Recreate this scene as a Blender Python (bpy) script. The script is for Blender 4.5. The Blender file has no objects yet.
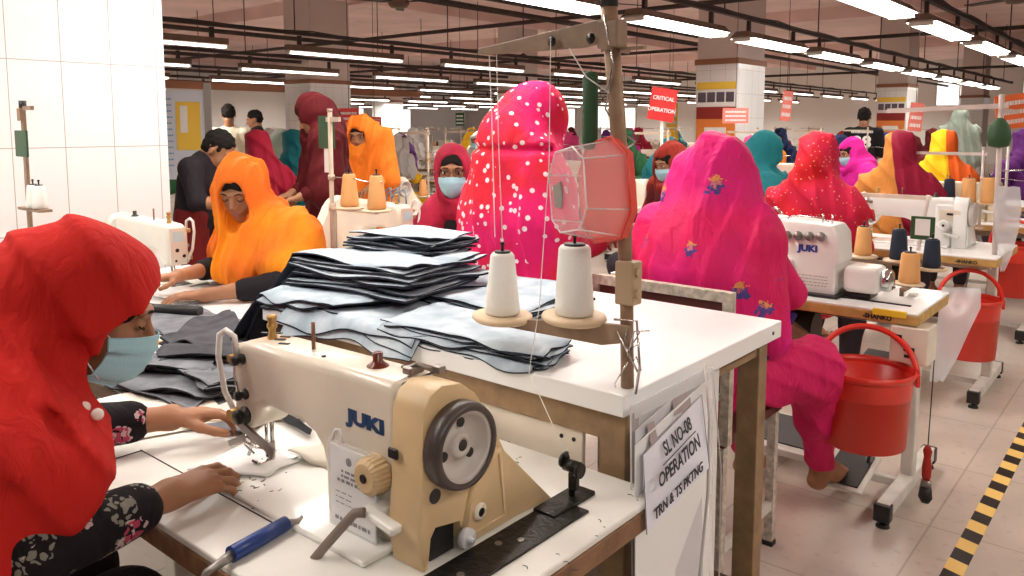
import bpy, bmesh, math, random
import numpy as np
from mathutils import Vector, Matrix, Euler
PI = math.pi
random.seed(7)
SC = bpy.context.scene
COL = SC.collection
def R(d): return math.radians(d)
V3 = Vector

# ---------------------------------------------------------------- materials
MATS = {}
def mat(name, col, rough=.6, metal=0., bump=0., bscale=60., var=0., vscale=8., spec=.5, emit=None, estr=0., coat=0., trans=0., alpha=1., sheen=0., fine=0.):
    if name in MATS: return MATS[name]
    m = bpy.data.materials.new(name); m.use_nodes = True
    nt = m.node_tree; N = nt.nodes; L = nt.links
    b = N['Principled BSDF']
    b.inputs['Base Color'].default_value = (*col, 1)
    b.inputs['Roughness'].default_value = rough
    b.inputs['Metallic'].default_value = metal
    b.inputs['Specular IOR Level'].default_value = spec
    b.inputs['Coat Weight'].default_value = coat
    b.inputs['Transmission Weight'].default_value = trans
    b.inputs['Alpha'].default_value = alpha
    if sheen: b.inputs['Sheen Weight'].default_value = sheen
    if emit:
        b.inputs['Emission Color'].default_value = (*emit, 1)
        b.inputs['Emission Strength'].default_value = estr
    tc = N.new('ShaderNodeTexCoord')
    if var:
        n = N.new('ShaderNodeTexNoise'); n.inputs['Scale'].default_value = vscale; n.inputs['Detail'].default_value = 6
        L.new(tc.outputs['Object'], n.inputs['Vector'])
        r = N.new('ShaderNodeMapRange'); r.inputs['From Min'].default_value = .3; r.inputs['From Max'].default_value = .7
        r.inputs['To Min'].default_value = 1 - var; r.inputs['To Max'].default_value = 1 + var * .5
        L.new(n.outputs['Fac'], r.inputs['Value'])
        mx = N.new('ShaderNodeVectorMath'); mx.operation = 'SCALE'; mx.inputs[0].default_value = col
        L.new(r.outputs['Result'], mx.inputs['Scale']); L.new(mx.outputs['Vector'], b.inputs['Base Color'])
    if bump:
        n = N.new('ShaderNodeTexNoise'); n.inputs['Scale'].default_value = bscale; n.inputs['Detail'].default_value = 5
        L.new(tc.outputs['Object'], n.inputs['Vector'])
        bp = N.new('ShaderNodeBump'); bp.inputs['Strength'].default_value = bump; bp.inputs['Distance'].default_value = .01
        L.new(n.outputs['Fac'], bp.inputs['Height']); L.new(bp.outputs['Normal'], b.inputs['Normal'])
    MATS[name] = m
    return m

def cloth(name, col, rough=.75, fold=.5, col2=None, c2scale=4.):
    """plain cloth: crumple bump, slight tonal variation"""
    if name in MATS: return MATS[name]
    m = mat(name, col, rough, spec=.15)
    nt = m.node_tree; N = nt.nodes; L = nt.links; b = N['Principled BSDF']; tc = [n for n in N if n.type == 'TEX_COORD'][0]
    mp = N.new('ShaderNodeMapping'); mp.inputs['Scale'].default_value = (1, 1, .35)
    L.new(tc.outputs['Object'], mp.inputs['Vector'])
    n = N.new('ShaderNodeTexNoise'); n.inputs['Scale'].default_value = 22; n.inputs['Detail'].default_value = 4; n.inputs['Distortion'].default_value = .8
    L.new(mp.outputs['Vector'], n.inputs['Vector'])
    bp = N.new('ShaderNodeBump'); bp.inputs['Strength'].default_value = fold; bp.inputs['Distance'].default_value = .02
    L.new(n.outputs['Fac'], bp.inputs['Height']); L.new(bp.outputs['Normal'], b.inputs['Normal'])
    if col2:
        n2 = N.new('ShaderNodeTexNoise'); n2.inputs['Scale'].default_value = c2scale; n2.inputs['Detail'].default_value = 2
        L.new(tc.outputs['Object'], n2.inputs['Vector'])
        cr = N.new('ShaderNodeValToRGB'); cr.color_ramp.elements[0].position = .42; cr.color_ramp.elements[1].position = .58
        cr.color_ramp.elements[0].color = (*col, 1); cr.color_ramp.elements[1].color = (*col2, 1)
        L.new(n2.outputs['Fac'], cr.inputs['Fac']); L.new(cr.outputs['Color'], b.inputs['Base Color'])
    return m

def base_link(m, sock):
    m.node_tree.links.new(sock, m.node_tree.nodes['Principled BSDF'].inputs['Base Color'])

def dots(name, col, dotcol, scale=30., size=.28, col2=None, rough=.7, stretch=(1, 1, 1), extra=None):
    """cloth with round printed dots in 3D voronoi cells; extra=[(scale,size,colour)]"""
    if name in MATS: return MATS[name]
    m = cloth(name, col, rough, col2=col2)
    N = m.node_tree.nodes; L = m.node_tree.links; b = N['Principled BSDF']; tc = [n for n in N if n.type == 'TEX_COORD'][0]
    prev = b.inputs['Base Color'].links[0].from_socket if b.inputs['Base Color'].links else None
    for sc, sz, dc in [(scale, size, dotcol)] + (extra or []):
        mp = N.new('ShaderNodeMapping'); mp.inputs['Scale'].default_value = stretch; mp.inputs['Location'].default_value = (sc * .37, sc * .11, .5)
        L.new(tc.outputs['Object'], mp.inputs['Vector'])
        v = N.new('ShaderNodeTexVoronoi'); v.inputs['Scale'].default_value = sc; v.inputs['Randomness'].default_value = .85
        L.new(mp.outputs['Vector'], v.inputs['Vector'])
        lt = N.new('ShaderNodeMath'); lt.operation = 'LESS_THAN'; lt.inputs[1].default_value = sz
        L.new(v.outputs['Distance'], lt.inputs[0])
        mx = N.new('ShaderNodeMix'); mx.data_type = 'RGBA'
        L.new(lt.outputs[0], mx.inputs['Factor'])
        if prev: L.new(prev, mx.inputs[6])
        else: mx.inputs[6].default_value = (*col, 1)
        mx.inputs[7].default_value = (*dc, 1)
        prev = mx.outputs[2]
    L.new(prev, b.inputs['Base Color'])
    return m

def spots(m, lst, flat=False):
    """motifs printed on cloth at given object-space points: [(point, radius, colour)]"""
    N = m.node_tree.nodes; L = m.node_tree.links; b = N['Principled BSDF']; tc = [n for n in N if n.type == 'TEX_COORD'][0]
    prev = b.inputs['Base Color'].links[0].from_socket if b.inputs['Base Color'].links else None
    nz = N.new('ShaderNodeTexNoise'); nz.inputs['Scale'].default_value = 70; L.new(tc.outputs['Object'], nz.inputs['Vector'])
    sc = N.new('ShaderNodeVectorMath'); sc.operation = 'SCALE'; sc.inputs['Scale'].default_value = .05; L.new(nz.outputs['Color'], sc.inputs[0])
    ad = N.new('ShaderNodeVectorMath'); ad.operation = 'ADD'; L.new(tc.outputs['Object'], ad.inputs[0]); L.new(sc.outputs[0], ad.inputs[1])
    if flat:
        fl = N.new('ShaderNodeVectorMath'); fl.operation = 'MULTIPLY'; fl.inputs[1].default_value = (1, 0, 1); L.new(ad.outputs[0], fl.inputs[0]); ad = fl
    for p, r, c in lst:
        ds = N.new('ShaderNodeVectorMath'); ds.operation = 'DISTANCE'; ds.inputs[1].default_value = (p[0] + .025, 0 if flat else p[1] + .025, p[2] + .025)
        L.new(ad.outputs[0], ds.inputs[0])
        lt = N.new('ShaderNodeMath'); lt.operation = 'LESS_THAN'; lt.inputs[1].default_value = r; L.new(ds.outputs['Value'], lt.inputs[0])
        mx = N.new('ShaderNodeMix'); mx.data_type = 'RGBA'; L.new(lt.outputs[0], mx.inputs['Factor'])
        if prev: L.new(prev, mx.inputs[6])
        else: mx.inputs[6].default_value = b.inputs['Base Color'].default_value
        mx.inputs[7].default_value = (*c, 1); prev = mx.outputs[2]
    L.new(prev, b.inputs['Base Color'])
    return m

# ---------------------------------------------------------------- mesh builder
def frame_from(d, up=V3((0, 0, 1))):
    d = V3(d).normalized(); up = V3(up)
    if abs(d.dot(up)) > .98: up = V3((0, 1, 0))
    x = up.cross(d).normalized(); y = d.cross(x)
    return Matrix((x, y, d)).transposed()

class MB:
    def __init__(s): s.v = []; s.f = []; s.m = []; s.sm = []
    def add(s, vs, fs, mi=0, smooth=False):
        o = len(s.v); s.v += [tuple(v) for v in vs]; s.f += [tuple(i + o for i in f) for f in fs]
        s.m += [mi] * len(fs); s.sm += [smooth] * len(fs); return s
    def box(s, c, d, rot=None, mi=0, bev=0.):
        c = V3(c); M = (Euler([R(a) for a in rot]).to_matrix() if rot is not None and not isinstance(rot, Matrix) else rot) or Matrix.Identity(3)
        hx, hy, hz = [a / 2 for a in d]
        if bev <= 0:
            vs = [c + M @ V3((x * hx, y * hy, z * hz)) for z in (-1, 1) for x, y in ((-1, -1), (1, -1), (1, 1), (-1, 1))]
            fs = [(3, 2, 1, 0), (4, 5, 6, 7)] + [(i, (i + 1) % 4, 4 + (i + 1) % 4, 4 + i) for i in range(4)]
            return s.add(vs, fs, mi)
        b = min(bev, hx * .95, hy * .95, hz * .95); n = 3
        ring = []
        for cx, cy, a0 in ((hx - b, hy - b, 0), (-hx + b, hy - b, 90), (-hx + b, -hy + b, 180), (hx - b, -hy + b, 270)):
            for k in range(n + 1):
                ring.append((cx, cy, math.cos(R(a0 + 90 * k / n)), math.sin(R(a0 + 90 * k / n))))
        rows = []
        for k in range(n + 1):
            a = R(90 * k / n); rows.append((b * math.sin(a), -hz + b - b * math.cos(a)))
        for k in range(n + 1):
            a = R(90 * k / n); rows.append((b * math.cos(a), hz - b + b * math.sin(a)))
        vs = []; K = len(ring)
        for rr, z in rows:
            for cx, cy, ux, uy in ring: vs.append(c + M @ V3((cx + ux * rr, cy + uy * rr, z)))
        fs = []
        for j in range(len(rows) - 1):
            for i in range(K): fs.append((j * K + i, j * K + (i + 1) % K, (j + 1) * K + (i + 1) % K, (j + 1) * K + i))
        fs.append(tuple(range(K - 1, -1, -1))); fs.append(tuple(range((len(rows) - 1) * K, len(rows) * K)))
        return s.add(vs, fs, mi, False)
    def cyl(s, a, b, r0, r1=None, n=16, mi=0, cap=True, smooth=True):
        a = V3(a); b = V3(b); r1 = r0 if r1 is None else r1; M = frame_from(b - a)
        vs = []
        for p, r in ((a, r0), (b, r1)):
            for i in range(n):
                t = 2 * PI * i / n; vs.append(p + M @ V3((math.cos(t) * r, math.sin(t) * r, 0)))
        s.add(vs, [(i, (i + 1) % n, n + (i + 1) % n, n + i) for i in range(n)], mi, smooth)
        if cap:
            s.add(vs[:n], [tuple(range(n - 1, -1, -1))], mi); s.add(vs[n:], [tuple(range(n))], mi)
        return s
    def tube(s, pts, r, n=8, mi=0, closed=False, rs=None):
        pts = [V3(p) for p in pts]; K = len(pts); vs = []; up = V3((0, 0, 1)); prev = None
        for i, p in enumerate(pts):
            a = pts[(i - 1) % K] if (i > 0 or closed) else p; b = pts[(i + 1) % K] if (i < K - 1 or closed) else p
            d = (b - a).normalized()
            if prev is None:
                M = frame_from(d); x = M.col[0].copy()
            else:
                x = prev - d * prev.dot(d)
                if x.length < 1e-4: x = frame_from(d).col[0].copy()
                x.normalize()
            prev = x; y = d.cross(x); rr = rs[i] if rs else r
            for k in range(n):
                t = 2 * PI * k / n; vs.append(p + x * math.cos(t) * rr + y * math.sin(t) * rr)
        fs = []
        for i in range(K if closed else K - 1):
            j = (i + 1) % K
            for k in range(n): fs.append((i * n + k, i * n + (k + 1) % n, j * n + (k + 1) % n, j * n + k))
        s.add(vs, fs, mi, True)
        if not closed:
            s.add(vs[:n], [tuple(range(n - 1, -1, -1))], mi); s.add(vs[-n:], [tuple(range(n))], mi)
        return s
    def lathe(s, prof, c=(0, 0, 0), axis=(0, 0, 1), n=24, mi=0, smooth=True, ellip=(1, 1), cap=True):
        c = V3(c); M = frame_from(axis); vs = []; K = len(prof)
        for r, z in prof:
            for i in range(n):
                t = 2 * PI * i / n; vs.append(c + M @ V3((math.cos(t) * r * ellip[0], math.sin(t) * r * ellip[1], z)))
        fs = []
        for j in range(K - 1):
            for i in range(n): fs.append((j * n + i, j * n + (i + 1) % n, (j + 1) * n + (i + 1) % n, (j + 1) * n + i))
        s.add(vs, fs, mi, smooth)
        if cap and prof[0][0] > 1e-5: s.add(vs[:n], [tuple(range(n - 1, -1, -1))], mi)
        if cap and prof[-1][0] > 1e-5: s.add(vs[-n:], [tuple(range(n))], mi)
        return s
    def prism(s, outline, o, u, v, t, mi=0, smooth=False):
        """closed 2D outline in plane (u,v) at o, extruded by t along u x v"""
        o = V3(o); u = V3(u).normalized(); v = V3(v).normalized(); w = u.cross(v) * t; n = len(outline)
        vs = [o + u * a + v * b for a, b in outline] + [o + u * a + v * b + w for a, b in outline]
        s.add(vs, [tuple(range(n - 1, -1, -1)), tuple(range(n, 2 * n))] , mi)
        s.add(vs, [(i, (i + 1) % n, n + (i + 1) % n, n + i) for i in range(n)], mi, smooth)
        return s
    def ell(s, c, r, n=16, mi=0):
        c = V3(c); vs = [c + V3((0, 0, -r[2]))]; h = n // 2
        for j in range(1, h):
            a = -PI / 2 + PI * j / h
            for i in range(n):
                t = 2 * PI * i / n; vs.append(c + V3((r[0] * math.cos(a) * math.cos(t), r[1] * math.cos(a) * math.sin(t), r[2] * math.sin(a))))
        vs.append(c + V3((0, 0, r[2]))); fs = []
        for i in range(n): fs.append((0, 1 + (i + 1) % n, 1 + i))
        for j in range(h - 2):
            for i in range(n): fs.append((1 + j * n + i, 1 + j * n + (i + 1) % n, 1 + (j + 1) * n + (i + 1) % n, 1 + (j + 1) * n + i))
        l = len(vs) - 1; q = 1 + (h - 2) * n
        for i in range(n): fs.append((q + i, q + (i + 1) % n, l))
        return s.add(vs, fs, mi, True)

def link_mesh(name, me, mats, parent=None):
    o = bpy.data.objects.new(name, me); COL.objects.link(o)
    for m in (mats if isinstance(mats, (list, tuple)) else [mats]): me.materials.append(m)
    if parent is not None: o.parent = parent
    return o
def obj(name, mb, mats, parent=None, bevel=0., world=False):
    """links a builder as ONE mesh; world=True when its points are world points and parent is a placed Empty"""
    me = bpy.data.meshes.new(name); vs = mb.v
    if world and parent is not None:
        Mi = MAT(parent).inverted(); vs = [tuple(Mi @ V3(v)) for v in vs]
    me.from_pydata(vs, [], mb.f); me.update()
    me.polygons.foreach_set('material_index', mb.m); me.polygons.foreach_set('use_smooth', mb.sm)
    bm = bmesh.new(); bm.from_mesh(me); bmesh.ops.remove_doubles(bm, verts=bm.verts, dist=1e-6)
    bmesh.ops.recalc_face_normals(bm, faces=bm.faces); bm.to_mesh(me); bm.free()
    o = link_mesh(name, me, mats, parent)
    if bevel:
        b = o.modifiers.new('bevel', 'BEVEL'); b.width = bevel; b.segments = 2; b.limit_method = 'ANGLE'; b.angle_limit = R(40); b.harden_normals = False
    return o
def MAT(o):
    M = Matrix.LocRotScale(o.location, o.rotation_euler, o.scale)
    return MAT(o.parent) @ M if o.parent else M
def thing(name, label, cat, loc=(0, 0, 0), rz=0., group=None):
    o = bpy.data.objects.new(name, None); COL.objects.link(o); o.location = loc; o.rotation_euler = (0, 0, rz)
    o.empty_display_size = .05
    tag(o, label, cat, group); return o
def tag(o, label, cat, group=None, kind=None):
    o['label'] = label; o['category'] = cat
    if group: o['group'] = group
    if kind: o['kind'] = kind
    return o
def struct(name, mb, m, bevel=0.):
    o = obj(name, mb, m, None, bevel); o['kind'] = 'structure'; return o
def kids(o): return [c for c in bpy.data.objects if c.parent is o]
def dup(root, loc, rz, label=None, group=None, scale=None, swap=None):
    def cp(o, par):
        c = o.copy(); COL.objects.link(c); c.parent = par
        if swap and o.type == 'MESH':
            for i, sl in enumerate(c.material_slots):
                if sl.material and sl.material.name in swap:
                    t = swap[sl.material.name]; sl.link = 'OBJECT'; sl.material = t
        for k in KID.get(o.name, []): cp(k, c)
        return c
    if not KID_BUILT.get(root.name):
        KID_BUILT[root.name] = 1
        def reg(o):
            KID[o.name] = kids(o)
            for k in KID[o.name]: reg(k)
        reg(root)
    r = cp(root, None); r.location = loc; r.rotation_euler = (0, 0, rz)
    if scale: r.scale = (scale,) * 3
    if label: r['label'] = label
    if group: r['group'] = group
    elif 'group' in r and group is None and label: del r['group']
    return r
KID = {}; KID_BUILT = {}

def text_mesh(s, size, ext=.0004, bold=0., align='CENTER', shear=0.):
    cu = bpy.data.curves.new('tx', 'FONT'); cu.body = s; cu.size = size; cu.extrude = ext; cu.align_x = align; cu.align_y = 'CENTER'
    cu.offset = bold; cu.shear = shear; cu.resolution_u = 3
    t = bpy.data.objects.new('tx', cu); COL.objects.link(t)
    dg = bpy.context.evaluated_depsgraph_get(); me = bpy.data.meshes.new_from_object(t.evaluated_get(dg))
    bpy.data.objects.remove(t); bpy.data.curves.remove(cu)
    vs = [tuple(v.co) for v in me.vertices]; fs = [tuple(p.vertices) for p in me.polygons]; bpy.data.meshes.remove(me)
    return vs, fs
def text(mb, s, size, o, u, v, mi=0, ext=.0004, bold=0., align='CENTER', sx=1., shear=0.):
    """adds lettering to a builder; o centre, u reading direction, v up"""
    o = V3(o); u = V3(u).normalized(); v = V3(v).normalized(); w = u.cross(v)
    vs, fs = text_mesh(s, size, ext, bold, align, shear)
    mb.add([o + u * a * sx + v * b + w * c for a, b, c in vs], fs, mi); return mb

# ---------------------------------------------------------------- implicit bodies
def rotm(e): return np.array(Euler([R(a) for a in e]).to_matrix())
class SDF:
    def __init__(s): s.p = []; s.T = None
    def setT(s, M): s.T = M; return s          # prims that follow are given in frame M (4x4 Matrix)
    def _w(s, p):
        return np.array(s.T @ V3(p)) if s.T is not None else np.array(p, float)
    def e(s, c, r, rot=None, k=.02, op='u'):
        Rm = rotm(rot) if rot is not None else np.eye(3)
        if s.T is not None: Rm = np.array(s.T.to_3x3().normalized()) @ Rm
        s.p.append(('e', s._w(c), np.array(r, float), Rm, k, op, float(max(r)))); return s
    def c(s, a, b, ra, rb=None, k=.02, op='u', flat=1., fdir=(0, 1, 0)):
        """tapered capsule; flat<1 squashes it along fdir"""
        rb = ra if rb is None else rb
        fd = np.array(fdir, float)
        if s.T is not None: fd = np.array(s.T.to_3x3().normalized()) @ fd
        s.p.append(('c', s._w(a), s._w(b), (ra, rb), k, op, flat, fd / np.linalg.norm(fd))); return s
    def chain(s, pts, rs, k=.02, flat=1., fdir=(0, 1, 0)):
        for i in range(len(pts) - 1): s.c(pts[i], pts[i + 1], rs[i], rs[i + 1], k, 'u', flat, fdir)
        return s
    def field(s, res):
        lo = np.full(3, 1e9); hi = -lo; bb = []
        for q in s.p:
            if q[0] == 'e':
                ext = np.abs(q[3]) @ q[2]; l = q[1] - ext; h = q[1] + ext
            else:
                m = max(q[3]); l = np.minimum(q[1], q[2]) - m; h = np.maximum(q[1], q[2]) + m
            bb.append((l, h))
            if (q[5]) == 'u': lo = np.minimum(lo, l); hi = np.maximum(hi, h)
        lo = lo - .02 - 2 * res; hi = hi + .02 + 2 * res
        n = np.ceil((hi - lo) / res).astype(int) + 1
        F = np.full(n, 1., np.float32)
        ax = [lo[i] + res * np.arange(n[i]) for i in range(3)]
        for q, (l, h) in zip(s.p, bb):
            k = q[4]; mg = k + .025 + res
            i0 = np.maximum(np.floor((l - mg - lo) / res).astype(int), 0); i1 = np.minimum(np.ceil((h + mg - lo) / res).astype(int) + 1, n)
            if (i1 <= i0).any(): continue
            X, Y, Z = np.meshgrid(*[ax[i][i0[i]:i1[i]] for i in range(3)], indexing='ij')
            P = np.stack([X, Y, Z], -1)
            if q[0] == 'e':
                Q = (P - q[1]) @ q[3]; a = Q / q[2]; k0 = np.sqrt((a * a).sum(-1)) + 1e-9; b = a / q[2]; k1 = np.sqrt((b * b).sum(-1)) + 1e-9
                d = k0 * (k0 - 1) / k1
            else:
                A, B, (ra, rb), fl, fd = q[1], q[2], q[3], q[6], q[7]
                ab = B - A; pa = P - A; t = np.clip((pa @ ab) / (ab @ ab + 1e-12), 0, 1)
                w = pa - t[..., None] * ab
                if fl != 1.: f = w @ fd; w = w + (f * (1 / fl - 1))[..., None] * fd
                d = np.sqrt((w * w).sum(-1)) - (ra + (rb - ra) * t)
                if fl != 1.: d = d * max(fl, .5)
            sl = tuple(slice(i0[i], i1[i]) for i in range(3)); G = F[sl]; d = d.astype(np.float32)
            if q[5] == 'u':
                hh = np.maximum(k - np.abs(G - d), 0) / max(k, 1e-6); F[sl] = np.minimum(G, d) - hh * hh * k * .25
            else:
                d = -d; hh = np.maximum(k - np.abs(G - d), 0) / max(k, 1e-6); F[sl] = np.maximum(G, d) + hh * hh * k * .25
        return F, lo, n, ax
    def mesh(s, name, mats, parent, res=.008, disp=None, clip=None):
        F, lo, n, ax = s.field(res)
        if disp is not None or clip is not None:
            idx = np.nonzero(np.abs(F) < .06) if clip is None else np.nonzero(F < .06)
            P = np.stack([ax[i][idx[i]] for i in range(3)], -1)
            if disp is not None: F[idx] = F[idx] + disp(P).astype(np.float32)
            if clip is not None: F[idx] = np.maximum(F[idx], clip(P).astype(np.float32))
        v, f = nets(F, lo, res)
        me = bpy.data.meshes.new(name)
        me.vertices.add(len(v)); me.vertices.foreach_set('co', v.astype(np.float32).ravel())
        me.loops.add(f.size); me.loops.foreach_set('vertex_index', f.astype(np.int32).ravel())
        me.polygons.add(len(f)); me.polygons.foreach_set('loop_start', np.arange(0, f.size, 4, dtype=np.int32))
        me.polygons.foreach_set('loop_total', np.full(len(f), 4, np.int32)); me.polygons.foreach_set('use_smooth', np.ones(len(f), bool))
        me.update(calc_edges=True); me.validate()
        return link_mesh(name, me, mats, parent)
def nets(F, lo, res):
    S = F < 0
    n = np.array(F.shape); c = n - 1
    def cn(a, i, j, k): return a[i:i + c[0], j:j + c[1], k:k + c[2]]
    cnt = np.zeros(c, np.int8)
    for i in (0, 1):
        for j in (0, 1):
            for k in (0, 1): cnt += cn(S, i, j, k)
    act = (cnt > 0) & (cnt < 8)
    ids = np.full(c, -1, np.int64); ix = np.argwhere(act); ids[tuple(ix.T)] = np.arange(len(ix))
    acc = np.zeros((len(ix), 3)); num = np.zeros(len(ix))
    crn = [(i, j, k) for i in (0, 1) for j in (0, 1) for k in (0, 1)]
    for a in crn:
        for ax_ in range(3):
            if a[ax_]: continue
            b = list(a); b[ax_] = 1
            fa = F[tuple((ix + a).T)]; fb = F[tuple((ix + b).T)]
            m = (fa < 0) != (fb < 0); t = np.where(m, fa / np.where(m, fa - fb, 1), 0)
            p = np.tile(np.array(a, float), (len(ix), 1)); p[:, ax_] += t
            acc[m] += p[m]; num[m] += 1
    v = lo + res * (ix + acc / num[:, None])
    faces = []
    for ax_ in range(3):
        sl0 = [slice(None)] * 3; sl1 = [slice(None)] * 3; sl0[ax_] = slice(0, -1); sl1[ax_] = slice(1, None)
        a = S[tuple(sl0)]; b = S[tuple(sl1)]
        e = np.argwhere(a != b); u, w = [(1, 2), (2, 0), (0, 1)][ax_]
        ok = (e[:, u] > 0) & (e[:, w] > 0) & (e[:, u] < c[u]) & (e[:, w] < c[w]); e = e[ok]
        inside = a[tuple(e.T)]
        q = []
        for du, dw in ((-1, -1), (0, -1), (0, 0), (-1, 0)):
            g = e.copy(); g[:, u] += du; g[:, w] += dw; q.append(ids[tuple(g.T)])
        q = np.stack(q, 1); q[~inside] = q[~inside][:, ::-1]
        faces.append(q)
    f = np.concatenate(faces); f = f[(f >= 0).all(1)]
    return v, f
def snoise(P, s=1., seed=0):
    """cheap smooth pseudo noise"""
    r = np.random.RandomState(seed); out = 0
    for _ in range(5):
        d = r.normal(size=3); d *= s * r.uniform(.6, 1.6) / np.linalg.norm(d); out = out + np.sin(P @ d + r.uniform(0, 6.28))
    return out / 2.6
def folds(dirs, amp=.006, seed=1, warp=1.):
    """cloth folds: ridges running across each (direction, wavelength)"""
    def fn(P):
        o = 0; w = snoise(P, 3.2, seed) * warp
        for i, (d, wl, a) in enumerate(dirs):
            d = np.array(d, float); d /= np.linalg.norm(d)
            ph = (P @ d) * 2 * PI / wl + w * 1.5 + snoise(P, 4, seed + i + 3) * 1.1
            s = np.sin(ph + .55 * np.sin(ph)); o = o - a * (.95 * (1 - np.abs(np.sin(ph * .5 + .4 * w))) ** 1.6 - .35 + .35 * s) * (0.75 + .4 * snoise(P, 4.5, seed + 20 + i))
        return o * 1. - amp * 0
    return fn
def dir_frame(o, d, up):
    d = V3(d).normalized(); up = V3(up); s = d.cross(up).normalized(); u = s.cross(d)
    M = Matrix((s, d, u)).transposed().to_4x4(); M.translation = V3(o); return M     # x side, y forward, z up
# ---------------------------------------------------------------- people
SKIN = mat('skin', (.36, .165, .085), .5, var=.12, vscale=14, spec=.4, bump=.08, bscale=160)
SKIN_D = mat('skin_deep', (.24, .105, .055), .5, var=.12, vscale=14, spec=.4)
HAIR = mat('hair_black', (.010, .008, .007), .8, bump=.6, bscale=240, spec=.2)
EYEW = mat('eye_white', (.75, .72, .68), .25)
IRIS = mat('iris_brown', (.03, .014, .008), .2)
LIP = mat('lip', (.38, .13, .10), .45)
MASKB = mat('mask_blue', (.36, .62, .72), .8, bump=.12, bscale=300)
MASKW = mat('mask_white', (.8, .8, .8), .8, bump=.1, bscale=300)

def head_sdf(S, T, face=True, k=.018, w=1.):
    S.setT(T)
    S.e((0, -.014, .03), (.073 * w, .090, .086), k=.02)
    S.e((0, .024, -.036), (.057 * w, .064, .078), k=k)
    if face:
        S.e((0, .060, -.098), (.021, .018, .017), k=k)
        for sx in (-1, 1):
            S.e((sx * .033, .048, -.034), (.023, .024, .030), k=.014)
            S.c((sx * .010, .083, .020), (sx * .042, .072, .022), .009, .008, k=.012)
            S.e((sx * .030, .092, .003), (.015, .012, .009), k=.008, op='s')
            S.e((sx * .030, .0705, .002), (.0155, .013, .0115), k=.003)
            S.e((sx * .010, .094, -.033), (.0075, .008, .0065), k=.004)
            S.e((sx * .074 * w, -.006, -.006), (.007, .015, .029), rot=(-8, 0, sx * -18), k=.006)
        S.c((0, .080, .012), (0, .101, -.026), .0065, .0095, k=.008)
        S.e((0, .080, -.060), (.021, .010, .0055), k=.003)
        S.e((0, .078, -.069), (.018, .010, .0055), k=.003)
        S.c((-.016, .0915, -.0645), (.016, .0915, -.0645), .0012, k=.002, op='s')
    else:
        S.c((0, .08, .01), (0, .098, -.026), .008, .011, k=.01)
    S.setT(None)

def hand_sdf(S, w, fwd, back, side, curl=(10, 14, 18, 22), bend=25., sc=.94, spread=1., thumb=(40, 20), detail=True):
    """w wrist point; fwd towards the knuckles; back = outward normal of the back of the hand; side=+1 when the thumb is at s=+"""
    d = V3(fwd).normalized(); n = V3(back); s = d.cross(n).normalized() * side; n = (s.cross(d) * side).normalized()
    w = V3(w)
    if n.dot(V3(back)) < 0: n = -n
    kn = []
    for i, (off, ln) in enumerate(((.030, .086), (.0095, .090), (-.011, .085), (-.030, .077))):
        k0 = w + (d * ln + s * off * 1.0 + n * (.002 - abs(off) * .05)) * sc; kn.append(k0)
        S.c(w + (d * .012 + s * off * .55) * sc, k0, .0135 * sc, .0098 * sc, k=.012)
    S.e(w + (d * .05 + s * .0) * sc, (.026 * sc, .026 * sc, .014 * sc), k=.014)
    lens = ((.040, .025, .020), (.045, .028, .021), (.042, .026, .021), (.033, .020, .019))
    for i in range(4):
        p = kn[i]; a = R(curl[i]); fan = (1.5 - i) * R(4.) * spread
        dd = (d * math.cos(fan) + s * math.sin(fan)).normalized(); ang = a
        rr = (.0088, .0092, .0088, .0078)[i] * sc
        for j in range(3):
            di = dd * math.cos(ang) - n * math.sin(ang); q = p + di * lens[i][j] * sc
            S.c(p, q, rr, rr * .9, k=.0035); p = q; rr *= .9; ang += R(bend * (1, .8, .6)[j])
    b = w + (d * .022 + s * .022 - n * .006) * sc; a1, a2 = thumb
    t1 = b + (d * math.cos(R(a1)) + s * math.sin(R(a1)) - n * .45).normalized() * .042 * sc
    dd = (d * math.cos(R(a2)) + s * math.sin(R(a2)) - n * .35).normalized()
    t2 = t1 + dd * .032 * sc; t3 = t2 + (d * math.cos(R(a2 - 20)) + s * math.sin(R(a2 - 20)) - n * .25).normalized() * .024 * sc
    S.c(b, t1, .0145 * sc, .011 * sc, k=.012); S.c(t1, t2, .0105 * sc, .0095 * sc, k=.004); S.c(t2, t3, .0098 * sc, .0085 * sc, k=.003)

def foot_sdf(S, ank, d, sc=1.):
    """bare foot: ankle point, toe direction"""
    ank = V3(ank); d = V3(d).normalized(); up = V3((0, 0, 1)); s = d.cross(up).normalized(); n = s.cross(d)
    S.c(ank, ank - n * .045 - d * .02, .032, .03, k=.02)
    S.c(ank - n * .05 - d * .028, ank - n * .055 + d * .09, .027, .030, k=.03, flat=.75, fdir=tuple(n))
    S.c(ank - n * .015 + d * .01, ank - n * .052 + d * .11, .028, .022, k=.03)
    for i, (o, l, r) in enumerate(((-.030, .055, .0125), (-.011, .055, .0085), (.005, .050, .008), (.019, .043, .0075), (.031, .034, .007))):
        b = ank - n * .062 + d * .115 + s * o; S.c(b - d * .05, b, .016, .013, k=.015); S.c(b, b + d * l - n * .006, r * 1.1, r, k=.004)

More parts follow.
